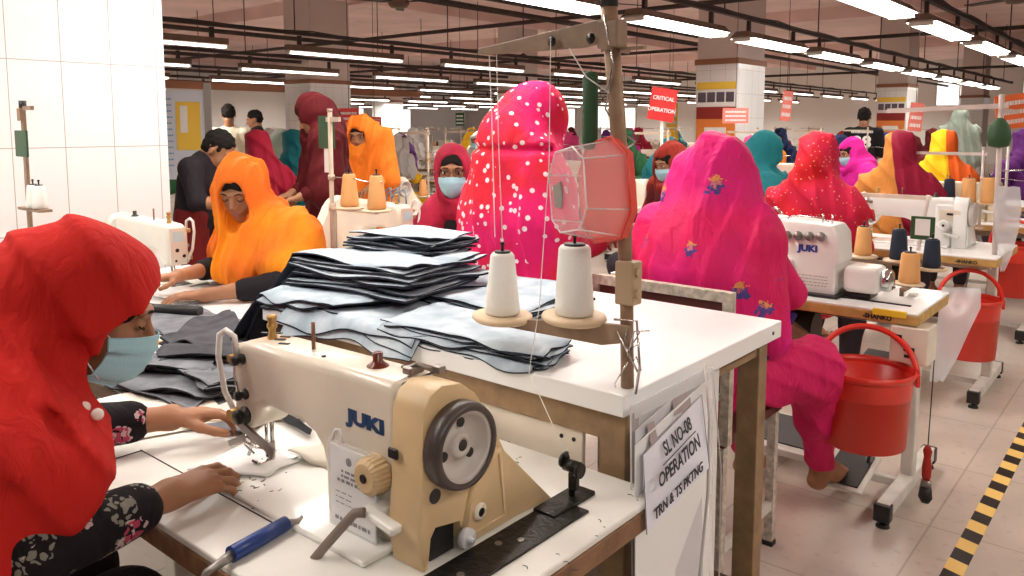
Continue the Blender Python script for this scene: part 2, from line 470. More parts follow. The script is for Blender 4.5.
SIT = dict(pelvis=(0, 0, .57), waist=(0, .02, .74), chest=(0, .07, .93), neck=(0, .11, 1.07), head=(0, .17, 1.175), hpitch=-22, hyaw=0,
           shL=(-.155, .08, 1.01), shR=(.155, .08, 1.01), elL=(-.22, .14, .79), elR=(.22, .14, .79), wrL=(-.10, .38, .80), wrR=(.10, .38, .80),
           hipL=(-.09, .03, .55), hipR=(.09, .03, .55), knL=(-.11, .42, .53), knR=(.11, .42, .53), anL=(-.11, .36, .09), anR=(.11, .36, .09))
STAND = dict(pelvis=(0, 0, .88), waist=(0, .01, 1.03), chest=(0, .02, 1.22), neck=(0, .02, 1.37), head=(0, .05, 1.475), hpitch=-18, hyaw=0,
             shL=(-.16, .01, 1.32), shR=(.16, .01, 1.32), elL=(-.21, .03, 1.07), elR=(.21, .03, 1.07), wrL=(-.14, .24, 1.0), wrR=(.14, .24, 1.0),
             hipL=(-.085, 0, .86), hipR=(.085, 0, .86), knL=(-.09, .03, .47), knR=(.09, .03, .47), anL=(-.09, 0, .09), anR=(.09, 0, .09))
def J(base, **k): d = dict(base); d.update(k); return d
def head_frame(j):
    T = Matrix.Translation(V3(j['head'])) @ Euler((R(j.get('hpitch', 0)), R(j.get('hroll', 0)), R(j.get('hyaw', 0))), 'XYZ').to_matrix().to_4x4()
    return T

def make_body(p, j, res, face=True, hands=True, handpose=None, skin=None, man=False):
    S = SDF(); T = head_frame(j); head_sdf(S, T, face)
    nb = T @ V3((0, -.022, -.075))
    S.c(j['neck'], nb, .052, .047, k=.03)
    S.c(j['chest'], j['neck'], .085, .055, k=.03, flat=.8)
    S.chain([j['pelvis'], j['waist'], j['chest']], [.12, .10, .11], k=.05, flat=.8)
    for q in 'LR':
        sh, el, wr = V3(j['sh' + q]), V3(j['el' + q]), V3(j['wr' + q])
        S.c(V3(j['neck']) - V3((0, 0, .03)), sh, .045, .045, k=.04)
        S.c(sh, el, .042, .034, k=.03)
        S.c(el, el.lerp(wr, .35), .034, .034, k=.02); S.c(el.lerp(wr, .35), wr, .034, .0225, k=.02)
        hp = (handpose or {}).get(q)
        if hands:
            if hp is None: hp = dict(fwd=(wr - el).normalized(), back=(0, 0, 1))
            S.e(wr, (.024, .024, .024), k=.015)
            hand_sdf(S, wr + V3(hp['fwd']).normalized() * .004, hp['fwd'], hp['back'], 1 if q == 'L' else -1, **{a: b for a, b in hp.items() if a not in ('fwd', 'back')})
        hi, kn, an = V3(j['hip' + q]), V3(j['kn' + q]), V3(j['an' + q])
        S.c(hi, kn, .07, .05, k=.04); S.c(kn, kn.lerp(an, .35), .05, .048, k=.03); S.c(kn.lerp(an, .35), an, .048, .032, k=.02)
        fd = j.get('foot' + q, (0, 1, -.05)); foot_sdf(S, an, fd)
    o = S.mesh('body', skin or SKIN, p, res); return o, T

def eyes(p, body, T, closed=True, brow=True, z=0):
    if brow:
        for sx in (-1, 1):
            m = MB(); m.tube([T @ V3((sx * x, y, zz)) for x, y, zz in ((.013, .0895, .020), (.026, .0875, .0245), (.040, .078, .022), (.048, .066, .017))], .0025, 6, rs=[.002, .003, .0026, .001])
            obj('eyebrow', m, HAIR, body)
    for sx in (-1, 1):
        if closed:
            m = MB(); m.tube([T @ V3((sx * x, y, zz)) for x, y, zz in ((.0155, .0775, -.001), (.022, .0835, -.0055), (.030, .0845, -.0075), (.038, .0815, -.0055), (.044, .0745, -.001))], .0012, 5)
            obj('eyelashes', m, HAIR, body)
        else:
            m = MB(); m.ell((0, 0, 0), (.0125, .0100, .0068), 14); m.v = [tuple(T @ (V3(v) + V3((sx * .030, .0762, .002)))) for v in m.v]
            e = obj('eye', m, EYEW, body)
            m = MB(); m.ell((0, 0, 0), (.0058, .0030, .0058), 12); m.v = [tuple(T @ (V3(v) + V3((sx * .030, .0846, .002)))) for v in m.v]
            obj('iris', m, IRIS, body)
            m = MB(); m.tube([T @ V3((sx * x, y, zz)) for x, y, zz in ((.0165, .079, .002), (.022, .0855, .0075), (.030, .0875, .0092), (.038, .084, .0075), (.044, .076, .002))], .0014, 5)
            obj('eyelashes', m, HAIR, body)

def face_mask(p, T, m=None, ear=True):
    """pleated surgical mask: curved sheet over nose and chin, with ear loops"""
    mb = MB(); nu, nv = 17, 13; rows = []
    for iv in range(nv):
        v = iv / (nv - 1); z = -.014 - v * .098
        for iu in range(nu):
            u = iu / (nu - 1) * 2 - 1
            nose = math.exp(-(u / .28) ** 2)
            prof = [(.0, .1115), (.25, .1165), (.5, .112), (.78, .102), (1., .073)]
            for a in range(4):
                if prof[a][0] <= v <= prof[a + 1][0]:
                    t = (v - prof[a][0]) / (prof[a + 1][0] - prof[a][0]); yc = prof[a][1] * (1 - t) + prof[a + 1][1] * t
            hw = .070 - .012 * v * v
            x = u * hw; y = yc - (abs(u) ** 2.5) * (.070 if v < .8 else .062) - (1 - nose) * .005 * (1 - v)
            y += .0016 * math.sin(v * 5 * 2 * PI) * (1 - abs(u) ** 4)
            zz = z - (.010 * abs(u) ** 2 if v < .3 else 0) + .014 * (abs(u) ** 2) * (v > .6) * (v - .6) / .4
            rows.append((x, y, zz))
    fs = [(a * nu + b, a * nu + b + 1, (a + 1) * nu + b + 1, (a + 1) * nu + b) for a in range(nv - 1) for b in range(nu - 1)]
    off = [(x, y - .0018, z) for x, y, z in rows]; n = len(rows)
    mb.add([T @ V3(v) for v in rows + off], fs + [tuple(n + i for i in reversed(f)) for f in fs], 0, True)
    rim = [b for b in range(nu)] + [a * nu + nu - 1 for a in range(1, nv)] + [(nv - 1) * nu + b for b in range(nu - 2, -1, -1)] + [a * nu for a in range(nv - 2, 0, -1)]
    mb.tube([T @ V3(rows[i]) for i in rim], .0012, 5, closed=True)
    o = obj('face_mask', mb, m or MASKB, p)
    if ear:
        for sx in (-1, 1):
            l = MB(); pts = [(sx * .065, .040, -.026), (sx * .074, .018, -.008), (sx * .0805, -.004, .010), (sx * .0825, -.022, .0), (sx * .081, -.018, -.024), (sx * .072, .012, -.062), (sx * .056, .042, -.094)]
            l.tube([T @ V3(q) for q in pts], .0013, 5); obj('ear_loop', l, MASKW, o)
    return o

def glasses(p, T):
    m = MB()
    for sx in (-1, 1):
        pts = [(sx * .031 + math.cos(a) * .024, .098 - abs(math.cos(a) * .024 + sx * sx * 0) * .12 - .012 * 0, .001 + math.sin(a) * .0165) for a in [2 * PI * i / 20 for i in range(20)]]
        m.tube([T @ V3(q) for q in pts], .0015, 5, closed=True)
        m.tube([T @ V3(q) for q in ((sx * .055, .094, .006), (sx * .078, .06, .006), (sx * .082, -.004, .002))], .0015, 5)
    m.tube([T @ V3(q) for q in ((-.008, .098, .004), (0, .101, .006), (.008, .098, .004))], .0015, 5)
    return obj('glasses', m, mat('glasses_frame', (.02, .015, .012), .3), p)

def hood_sdf(S, j, T, loose=.0, peak=0., chest=True, back=0., vol=1.):
    """headscarf wrapped over the head, round the neck and over both shoulders"""
    S.setT(T)
    S.e((0, -.012, .03), (.087 + loose, .104 + loose, .100 + loose), k=.03)
    S.e((0, .012, -.045), (.080 + loose, .088 + loose, .088), k=.04)
    if peak: S.c((0, .04, .085), (0, .10, .062), .04 + loose, .02 + loose, k=.05)
    S.e((0, -.075, .0), (.065 + loose, .055 + loose, .07), k=.05)
    lowf = V3(T @ V3((0, .03, -.11))); lowb = V3(T @ V3((0, -.06, -.09))); S.setT(None)
    n = V3(j['neck'])
    S.c(lowf, n + V3((0, .045, -.02)), .062 + loose, .075, k=.05); S.c(lowb, n + V3((0, -.03, -.01)), .07 + loose, .08, k=.05)
    for q in 'LR':
        sh = V3(j['sh' + q]); S.c(n, sh, .072, .066, k=.05)
def hood_open(S, T, w=.060, h=.078, d=.06, y=.105, z=-.012, rot=0):
    S.setT(T); S.e((0, y, z), (w, d, h), rot=(rot, 0, 0), k=.008, op='s'); S.setT(None)

def make_dress(p, j, m, res=.009, sleeve=1.0, lap=True, name='dress', disp=None, skirt=.0, vol=1.):
    S = SDF(); n = V3(j['neck'])
    S.chain([j['pelvis'], j['waist'], j['chest']], [.165 * vol, .135 * vol, .145 * vol], k=.06, flat=.78)
    S.c(j['chest'], n - V3((0, 0, .02)), .13 * vol, .07, k=.05, flat=.8)
    for q in 'LR':
        sh, el, wr = V3(j['sh' + q]), V3(j['el' + q]), V3(j['wr' + q])
        S.c(n - V3((0, 0, .04)), sh, .06, .058, k=.04)
        S.c(sh, el, .062, .052, k=.03)
        if sleeve > .02: S.c(el, el.lerp(wr, sleeve), .052, .043, k=.015)
        hi, kn = V3(j['hip' + q]), V3(j['kn' + q])
        if lap: S.c(hi, hi.lerp(kn, .8), .105, .085, k=.06)
        if skirt: S.c(hi, hi + V3((0, .02, -skirt)), .10, .13, k=.08)
    return S.mesh(name, m, p, res, disp)
def make_trousers(p, j, m, res=.009, name='trousers', r=1., disp=None):
    S = SDF(); S.e(j['pelvis'], (.15, .12, .11), k=.05)
    for q in 'LR':
        hi, kn, an = V3(j['hip' + q]), V3(j['kn' + q]), V3(j['an' + q])
        S.c(hi, kn, .092 * r, .075 * r, k=.05); S.c(kn, kn.lerp(an, .45), .075 * r, .066 * r, k=.04); S.c(kn.lerp(an, .45), kn.lerp(an, .9), .066 * r, .05 * r, k=.03)
    return S.mesh(name, m, p, res, disp)
def short_hair(p, T, res=.006):
    S = SDF(); S.setT(T); S.e((0, -.016, .038), (.077, .092, .086), k=.02); S.e((0, -.05, -.005), (.068, .052, .055), k=.02)
    S.e((0, .105, -.03), (.066, .07, .085), k=.01, op='s'); S.e((0, .07, .01), (.05, .05, .05), k=.01, op='s')
    return S.mesh('hair', HAIR, p, res, lambda P: .004 * snoise(P, 130, 4))
def scarf_hair(p, T, res=.005):
    """the parting of hair that shows under the hem of a headscarf"""
    S = SDF(); S.setT(T); S.e((0, -.010, .034), (.077, .094, .088), k=.01); S.e((0, .10, -.035), (.056, .07, .082), k=.008, op='s')
    S.e((0, -.05, -.12), (.2, .2, .09), k=.01, op='s')
    return S.mesh('hair', HAIR, p, res)
# ---------------------------------------------------------------- camera
cam = bpy.data.cameras.new('camera'); co = bpy.data.objects.new('camera', cam); COL.objects.link(co)
co.location = (0, 0, 1.40); co.rotation_euler = (R(84.0), 0, R(40.0))
cam.sensor_width = 36; cam.lens = 36 * 800 / 1024; cam.shift_y = -78 / 1024; cam.clip_start = .05; cam.clip_end = 120
SC.camera = co
SC.view_settings.view_transform = 'Standard'; SC.view_settings.look = 'None'; SC.view_settings.gamma = 1; SC.view_settings.use_curve_mapping = False
SC.view_settings.exposure = -0.42

# ---------------------------------------------------------------- shared materials
WHITE_T = mat('white_laminate', (.86, .86, .86), .28, var=.05, vscale=5, spec=.5)
CREAMTOP = mat('worn_white_laminate', (.82, .80, .75), .35, var=.10, vscale=7)
WOOD_D = mat('dark_wood', (.13, .075, .04), .6, var=.35, vscale=18, bump=.15, bscale=40)
WOOD_M = mat('raw_wood', (.30, .19, .10), .65, var=.3, vscale=20, bump=.15, bscale=50)
WOOD_Y = mat('yellow_plywood_edge', (.55, .33, .10), .55, var=.25, vscale=25)
CREAM = mat('cream_enamel', (.78, .70, .58), .3, var=.10, vscale=9, coat=.2)
CREAM_Y = mat('yellowed_cream_plastic', (.68, .49, .27), .4, var=.12, vscale=10)
CREAM_W = mat('white_enamel', (.80, .79, .75), .3, var=.05, vscale=10, coat=.2)
BLACK = mat('black_plastic', (.012, .011, .011), .45)
BLACKM = mat('oily_black_metal', (.025, .022, .020), .4, metal=.6, bump=.3, bscale=60)
STEEL = mat('bright_steel', (.62, .61, .60), .22, metal=1.)
STEEL_D = mat('dull_steel', (.30, .28, .26), .4, metal=.9)
FRAME = mat('white_painted_steel', (.70, .68, .62), .45, var=.15, vscale=14)
BROWNM = mat('brown_painted_metal', (.28, .185, .12), .5, var=.2, vscale=30)
BEIGE_P = mat('beige_plastic', (.68, .52, .34), .45)
RED_P = mat('red_plastic', (.74, .035, .02), .3, var=.06, vscale=6)
DARKRED = mat('dark_red_board', (.10, .02, .015), .6)
PAPER = mat('white_paper', (.80, .79, .78), .8)
INK = mat('black_ink', (.03, .03, .035), .7)
BLUE_I = mat('blue_logo_ink', (.01, .05, .14), .5)
BLUE_L = mat('light_blue_ink', (.10, .35, .55), .5)
THREAD_W = mat('white_thread', (.85, .84, .80), .8, bump=.25, bscale=400)
THREAD_O = mat('peach_thread', (.72, .36, .13), .8, bump=.25, bscale=400)
THREAD_N = mat('navy_thread', (.012, .018, .04), .8, bump=.25, bscale=400)
GREEN = mat('green_plastic', (.02, .075, .025), .5)
def fresh(*a): return a
def clear_mat(name, col, rough, alpha):
    m = mat(name, col, rough, spec=.5); N = m.node_tree.nodes; L = m.node_tree.links
    b = N['Principled BSDF']; out = [n for n in N if n.type == 'OUTPUT_MATERIAL'][0]
    t = N.new('ShaderNodeBsdfTransparent'); mx = N.new('ShaderNodeMixShader'); mx.inputs[0].default_value = alpha
    L.new(t.outputs[0], mx.inputs[1]); L.new(b.outputs[0], mx.inputs[2]); L.new(mx.outputs[0], out.inputs['Surface']); return m
CLEAR = clear_mat('frosted_clear_plastic', (.85, .74, .76), .2, .26)
CLEAR_BAG = clear_mat('thin_clear_film', (.85, .85, .86), .2, .35)
SLEEVE = clear_mat('clear_sleeve_film', (.9, .9, .93), .15, .22)
RED_TRAY = clear_mat('red_tray_plastic', (.80, .07, .05), .3, .93)

# ---------------------------------------------------------------- room shell
def floor_mat():
    m = mat('floor_tiles', (.62, .56, .50), .32, spec=.5); N = m.node_tree.nodes; L = m.node_tree.links; b = N['Principled BSDF']
    tc = [n for n in N if n.type == 'TEX_COORD'][0]
    br = N.new('ShaderNodeTexBrick'); br.offset = 0; br.inputs['Scale'].default_value = 1; br.inputs['Brick Width'].default_value = .6; br.inputs['Row Height'].default_value = .6
    br.inputs['Mortar Size'].default_value = .004; br.inputs['Color1'].default_value = (.60, .52, .45, 1); br.inputs['Color2'].default_value = (.57, .49, .42, 1); br.inputs['Mortar'].default_value = (.42, .35, .29, 1)
    L.new(tc.outputs['Object'], br.inputs['Vector'])
    n = N.new('ShaderNodeTexNoise'); n.inputs['Scale'].default_value = 2.2; n.inputs['Detail'].default_value = 8; L.new(tc.outputs['Object'], n.inputs['Vector'])
    n2 = N.new('ShaderNodeTexNoise'); n2.inputs['Scale'].default_value = 26; n2.inputs['Detail'].default_value = 5; L.new(tc.outputs['Object'], n2.inputs['Vector'])
    mr = N.new('ShaderNodeMapRange'); mr.inputs['From Min'].default_value = .3; mr.inputs['From Max'].default_value = .7; mr.inputs['To Min'].default_value = .78; mr.inputs['To Max'].default_value = 1.1; L.new(n.outputs['Fac'], mr.inputs['Value'])
    mr2 = N.new('ShaderNodeMapRange'); mr2.inputs['From Min'].default_value = .28; mr2.inputs['From Max'].default_value = .42; mr2.inputs['To Min'].default_value = .82; mr2.inputs['To Max'].default_value = 1.; L.new(n2.outputs['Fac'], mr2.inputs['Value'])
    mu = N.new('ShaderNodeMath'); mu.operation = 'MULTIPLY'; L.new(mr.outputs[0], mu.inputs[0]); L.new(mr2.outputs[0], mu.inputs[1])
    sc = N.new('ShaderNodeVectorMath'); sc.operation = 'SCALE'; L.new(br.outputs['Color'], sc.inputs[0]); L.new(mu.outputs[0], sc.inputs['Scale']); L.new(sc.outputs[0], b.inputs['Base Color'])
    return m
def tile_mat(name, w, h, col, mort, msz=.0022, rough=.12, off=(0, 0, 0)):
    """glazed wall tiles, laid by world position on the two upright directions"""
    m = mat(name, col, rough, spec=.5); N = m.node_tree.nodes; L = m.node_tree.links; b = N['Principled BSDF']; tc = [n for n in N if n.type == 'TEX_COORD'][0]
    sx = N.new('ShaderNodeSeparateXYZ'); L.new(tc.outputs['Object'], sx.inputs[0])
    ad = N.new('ShaderNodeMath'); ad.operation = 'ADD'; L.new(sx.outputs[0], ad.inputs[0]); L.new(sx.outputs[1], ad.inputs[1])
    a2 = N.new('ShaderNodeMath'); a2.operation = 'ADD'; a2.inputs[1].default_value = off[0]; L.new(ad.outputs[0], a2.inputs[0])
    z2 = N.new('ShaderNodeMath'); z2.operation = 'ADD'; z2.inputs[1].default_value = off[2]; L.new(sx.outputs[2], z2.inputs[0])
    cb = N.new('ShaderNodeCombineXYZ'); L.new(a2.outputs[0], cb.inputs[0]); L.new(z2.outputs[0], cb.inputs[1])
    br = N.new('ShaderNodeTexBrick'); br.offset = 0; br.inputs['Scale'].default_value = 1; br.inputs['Brick Width'].default_value = w; br.inputs['Row Height'].default_value = h
    br.inputs['Mortar Size'].default_value = msz; br.inputs['Mortar Smooth'].default_value = .1; c = col
    br.inputs['Color1'].default_value = (*c, 1); br.inputs['Color2'].default_value = (c[0] * .97, c[1] * .97, c[2] * .97, 1); br.inputs['Mortar'].default_value = (*mort, 1)
    L.new(cb.outputs[0], br.inputs['Vector']); L.new(br.outputs['Color'], b.inputs['Base Color'])
    n = N.new('ShaderNodeTexNoise'); n.inputs['Scale'].default_value = 2.5; L.new(tc.outputs['Object'], n.inputs['Vector'])
    bp = N.new('ShaderNodeBump'); bp.inputs['Strength'].default_value = .15; bp.inputs['Distance'].default_value = .02; L.new(n.outputs['Fac'], bp.inputs['Height']); L.new(bp.outputs[0], b.inputs['Normal'])
    return m
TILE = tile_mat('white_glazed_tile', .235, .415, (.80, .79, .79), (.42, .36, .34), off=(0.01, 0, -.05))
TILE_C = tile_mat('white_column_tile', .2, .3, (.80, .79, .78), (.5, .45, .42), rough=.2)
CEIL = mat('ceiling_plaster', (.85, .63, .59), .9, var=.15, vscale=1.2)
PLASTER = mat('wall_plaster', (.66, .57, .53), .85, var=.06, vscale=1)
WALLW = mat('far_wall_white', (.78, .76, .73), .8)
BEAM = mat('brown_beam', (.17, .10, .07), .7, var=.15, vscale=3)
BAND = mat('brown_trim', (.30, .13, .07), .6)
X0, X1, Y0, Y1, ZC = -32., 4.6, -3., 34., 3.9
struct('floor', MB().box(((X0 + X1) / 2, (Y0 + Y1) / 2, -.1), (X1 - X0, Y1 - Y0, .2)), floor_mat())
struct('ceiling', MB().box(((X0 + X1) / 2, (Y0 + Y1) / 2, ZC + .1), (X1 - X0, Y1 - Y0, .2)), CEIL)
struct('wall_far', MB().box(((X0 + X1) / 2, Y1 + .1, ZC / 2), (X1 - X0, .2, ZC)), WALLW)
struct('wall_back_left', MB().box((X0 - .1, (Y0 + Y1) / 2, ZC / 2), (.2, Y1 - Y0, ZC)), WALLW)
struct('wall_right', MB().box((X1 + .1, (Y0 + Y1) / 2, ZC / 2), (.2, Y1 - Y0, ZC)), PLASTER)
# tiled pier at the left of the picture
wl = struct('wall_left', MB().box((-4.5, .96, ZC / 2), (.6, 2.32, ZC)), TILE)
# ceiling beams
b = MB()
for i, y in enumerate((9.87, 17.7, 25.5)):
    m_ = MB().box((-13.7, y, ZC - .13), (36.4, .3, .26)); struct('trim_%d' % (i + 1), m_, CEIL)
for i, x in enumerate((-4.3, -12.1, -19.9, -27.7)):
    m_ = MB().box((x, 15.5, ZC - .11), (.35, 36.6, .22)); struct('trim_%d' % (i + 11), m_, CEIL)
# columns: tiled to 2.17 m, brown band, plaster above
def column(n, x0, x1, y0, y1, tm=TILE_C, h=2.17):
    cx, cy, w, d = (x0 + x1) / 2, (y0 + y1) / 2, x1 - x0, y1 - y0
    struct('trim_column_%d' % n, MB().box((cx, cy, h / 2), (w, d, h)), tm)
    struct('trim_column_top_%d' % n, MB().box((cx, cy, (h + .07 + ZC) / 2), (w - .02, d - .02, ZC - h - .07)), PLASTER)
    struct('trim_band_%d' % n, MB().box((cx, cy, h + .035), (w + .03, d + .03, .07)), BAND)
column(1, -4.86, -4.29, 9.46, 10.28); column(2, -4.86, -4.29, 17.3, 18.1); column(3, -4.86, -4.29, 25.1, 25.9)
column(4, -12.9, -12.1, 8.8, 9.7); column(5, -12.7, -12.1, 14.6, 15.4); column(6, -20.5, -19.9, 9.5, 10.3); column(7, -20.5, -19.9, 17.3, 18.1)

POSTER_Y = mat('poster_yellow', (.85, .55, .06), .6); POSTER_O = mat('poster_orange', (.75, .22, .04), .6); POSTER_R = mat('poster_maroon', (.28, .02, .015), .6); POSTER_W = mat('poster_white', (.8, .76, .74), .6); POSTER_B = mat('poster_photo_dark', (.10, .08, .10), .6)
def poster_column(label, x0, x1, y, zt, s):
    t = thing('poster', label, 'poster', ((x0 + x1) / 2, y - .006, zt - .5 * s)); w = x1 - x0
    def P_(n, m, zc, h, ww=None, xc=0, off=0): return obj(n, MB().box((xc, -off, zc), (ww or w, .008, h)), m, t)
    P_('title_panel', POSTER_Y, .42 * s, .10 * s)
    P_('photo_strip', POSTER_W, .26 * s, .23 * s)
    for i in range(4): P_('photo', POSTER_B, .27 * s, .13 * s, w * .2, (-.36 + .24 * i) * w, .005)
    P_('maroon_panel', POSTER_R, .06 * s, .16 * s); P_('orange_panel', POSTER_O, -.30 * s, .56 * s)
    P_('notice', POSTER_W, -.17 * s, .08 * s, w * .55, 0, .006)
    for i in range(3):
        q = MB().prism([(0, 0), (.07 * s, 0), (-.05 * s, .16 * s), (-.12 * s, .16 * s)], ((-.2 + .2 * i) * w * 1.2, -.006, -.5 * s), (1, 0, 0), (0, 0, 1), .004); obj('stripe', q, POSTER_Y, t)
poster_column('tall yellow, photo and orange striped poster on nearest tiled column', -4.84, -4.31, 9.46, 1.98, .95)
poster_column('orange poster with row of pictures on the second, farther column', -4.84, -4.31, 17.3, 2.0, .95)

# windows and white partition far left, tall windows right rear
GLOW = mat('daylit_window_pane', (.9, .9, .9), .5, emit=(1, .98, .94), estr=1.6)
def window(n, c, w, h, axis, bars=2):
    m = MB(); c = V3(c); u = V3((1, 0, 0)) if axis == 'x' else V3((0, 1, 0))
    dim = lambda a, bb, t: (a, t, bb) if axis == 'x' else (t, a, bb)
    g = obj('window_%d' % n, MB().box(c, dim(w, h, .03)), GLOW); g['kind'] = 'structure'
    for sx in (-1, 1): m.box(c + u * sx * w / 2, dim(.06, h + .06, .08))
    for sz in (-1, 1): m.box(c + V3((0, 0, sz * h / 2)), dim(w, .06, .08))
    for i in range(1, bars + 1): m.box(c + u * (-w / 2 + w * i / (bars + 1)), dim(.04, h, .06))
    o = obj('window_frame', m, FRAME, g); return g
k = 0
for y in (6, 9.2, 12.4, 15.6, 18.8, 22, 25.2, 28.4): k += 1; window(k, (X0 + .05, y, 1.55), 2.4, 1.5, 'y')
for x in (-29, -25.4, -21.8): k += 1; window(k, (x, Y1 - .05, 1.6), 2.4, 1.4, 'x')
for x in (-6.6, -3.8): k += 1; window(k, (x, Y1 - .05, 2.6), 1.6, .9, 'x', 1)
# white panel wall behind the left aisle
struct('wall_partition_left', MB().box((-16.5, 9.2, 1.1), (.12, 5.0, 2.2)), WALLW)
struct('trim_partition', MB().box((-16.4, 11.0, 2.27), (.2, 9.0, .16)), BAND)

# floor tape
m = mat('hazard_tape', (.9, .6, .1), .5); N = m.node_tree.nodes; L = m.node_tree.links; tc = [n for n in N if n.type == 'TEX_COORD'][0]
sx = N.new('ShaderNodeSeparateXYZ'); L.new(tc.outputs['Object'], sx.inputs[0])
a = N.new('ShaderNodeMath'); a.operation = 'MULTIPLY'; a.inputs[1].default_value = .35; L.new(sx.outputs[0], a.inputs[0])
a1 = N.new('ShaderNodeMath'); a1.operation = 'ADD'; L.new(a.outputs[0], a1.inputs[0]); L.new(sx.outputs[1], a1.inputs[1])
a2 = N.new('ShaderNodeMath'); a2.operation = 'MULTIPLY'; a2.inputs[1].default_value = 1 / .165; L.new(a1.outputs[0], a2.inputs[0])
a3 = N.new('ShaderNodeMath'); a3.operation = 'FRACT'; L.new(a2.outputs[0], a3.inputs[0])
a4 = N.new('ShaderNodeMath'); a4.operation = 'LESS_THAN'; a4.inputs[1].default_value = .5; L.new(a3.outputs[0], a4.inputs[0])
mx = N.new('ShaderNodeMix'); mx.data_type = 'RGBA'; L.new(a4.outputs[0], mx.inputs['Factor']); mx.inputs[6].default_value = (.86, .58, .17, 1); mx.inputs[7].default_value = (.015, .012, .01, 1); base_link(m, mx.outputs[2])
o = obj('floor_tape', MB().box((-.47, 14, .0012), (.058, 28, .0024)), m); tag(o, 'black and yellow striped hazard tape stuck along the aisle floor', 'tape')

# ---------------------------------------------------------------- ceiling lights
TUBE = mat('lit_tube', (1, 1, 1), .5, emit=(1, .955, .88), estr=9.)
REFL = mat('reflector_brown', (.16, .10, .07), .6, var=.1, vscale=10)
REFL_W = mat('reflector_inner', (.75, .70, .62), .4)
RAIL = mat('dark_cable_rail', (.045, .028, .024), .6, var=.3, vscale=9)
def strip_light(L_, wide, label, group):
    t = thing('strip_light', label, 'light', group=group); w = .13 if wide else .055
    h = MB(); h.prism([(-w, 0), (w, 0), (w * .45, .07), (-w * .45, .07)], (0, 0, 0), (1, 0, 0), (0, 0, 1), -L_) if wide else h.box((0, L_ / 2, .04), (w * 1.7, L_, .07))
    obj('housing', h, REFL, t)
    tb = MB()
    for x in ((-.07, .07) if wide else (0,)): tb.cyl((x, .03, -.018), (x, L_ - .03, -.018), .016 if not wide else .02, n=8)
    if wide: tb.box((0, L_ / 2, -.0015), (w * 1.9, L_ - .04, .003))
    obj('lamp_tube', tb, TUBE, t)
    for y in (.01, L_ - .01): obj('end_holder', MB().box((0, y, -.01), (w * 1.5, .02, .05)), FRAME, t)
    for y in (.18, L_ - .18): obj('hanger', MB().box((0, y, .12), (.03, .05, .14)), RAIL, t)
    return t
ORD = ['nearest', 'second', 'third', 'fourth', 'fifth', 'sixth', 'seventh', 'eighth', 'ninth', 'tenth', 'eleventh', 'twelfth', 'thirteenth', 'fourteenth']
def light_row(x, z, ys, L_, wide, where, src):
    for i, y in enumerate(ys):
        g = 'strip lights ' + where
        lab = '%s strip light in the row %s' % (ORD[i], where)
        if src[0] is None: src[0] = strip_light(L_, wide, lab, g); o = src[0]; o.location = (x, y, z)
        else: o = dup(src[0], (x, y, z), 0, lab, g)
    yy0, yy1 = ys[0] - 3.5, ys[-1] + 4
    r = thing('cable_rail', 'dark cable rail carrying the row of lights ' + where, 'rail', (x, yy0, z + .2))
    m = MB().box((0, (yy1 - yy0) / 2, .02), (.05, yy1 - yy0, .045)); obj('channel', m, RAIL, r)
    y = 1.
    while y < yy1 - yy0: obj('suspension_rod', MB().cyl((.0, y, .04), (.0, y, ZC - z - .2), .008, n=6), RAIL, r); y += 2.63
    m = MB(); pts = []; y = .2; q = 0
    while y < yy1 - yy0: pts.append((.03, y, .055 - .03 * abs(math.sin(q * .9)))); y += .45; q += 1
    m.tube(pts, .009, 5); obj('cable', m, BLACK, r)
sw = [None]; sn = [None]
light_row(-1.83, 2.30, [-1.1, 1.1, 3.3, 5.5, 7.7, 9.9, 12.1, 14.3, 16.5, 18.7], 1.6, True, 'over the right aisle', sw)
light_row(-3.58, 2.30, [-.48, 1.62, 3.72, 5.83, 7.94, 10.05, 12.16, 14.27, 16.38, 18.5, 20.6], 1.45, True, 'along the first tiled column', sw)
for i, (x, off, w) in enumerate(((-8.35, 3.1, 'above the middle sewing lines'), (-11.1, 1.5, 'beyond the middle sewing lines'), (-13.9, 2.6, 'just past the far left column'), (-16.7, 1.2, 'behind the white partition'), (-19.6, 2.2, 'deep in the hall'), (-22.6, 1., 'next to last before the far left windows'), (-25.6, 2.4, 'closest to the far left windows'))):
    light_row(x, 2.30 - .02 * i, [off + 2.64 * q for q in range(11)], 1.85, False, w, sn)
light_row(0.9, 2.30, [-1.2, 1.4, 4.0], 1.6, True, 'added out of view on the right', sw)  # unseen extra row of lights, added to brighten faces and the foreground
# area lights at the near strip lights and the added row, then far extras
def area(loc, L_, w, power, col=(1, .93, .84)):
    l = bpy.data.lights.new('lamp', 'AREA'); l.shape = 'RECTANGLE'; l.size = w; l.size_y = L_; l.energy = power; l.color = col; l.spread = R(170)
    o = bpy.data.objects.new('lamp_light', l); COL.objects.link(o); o.location = loc; return o
for x, ys, L_ in ((-1.83, (-1.1, 1.1, 3.3, 5.5, 7.7, 9.9, 14.3), 1.6), (-3.58, (-.48, 1.62, 3.72, 5.83, 7.94, 12.16, 16.38), 1.45), (.9, (-1.2, 1.4, 4.0), 1.6)):
    for y in ys: area((x, y + L_ / 2, 2.27), L_, .24, 34)
for x in (-8.35, -13.9, -19.6):
    for y in (3.5, 10., 17., 24., 31.): area((x, y, 2.15), 1.8, .1, 130)  # extra area lights along the far rows, added to brighten the far hall

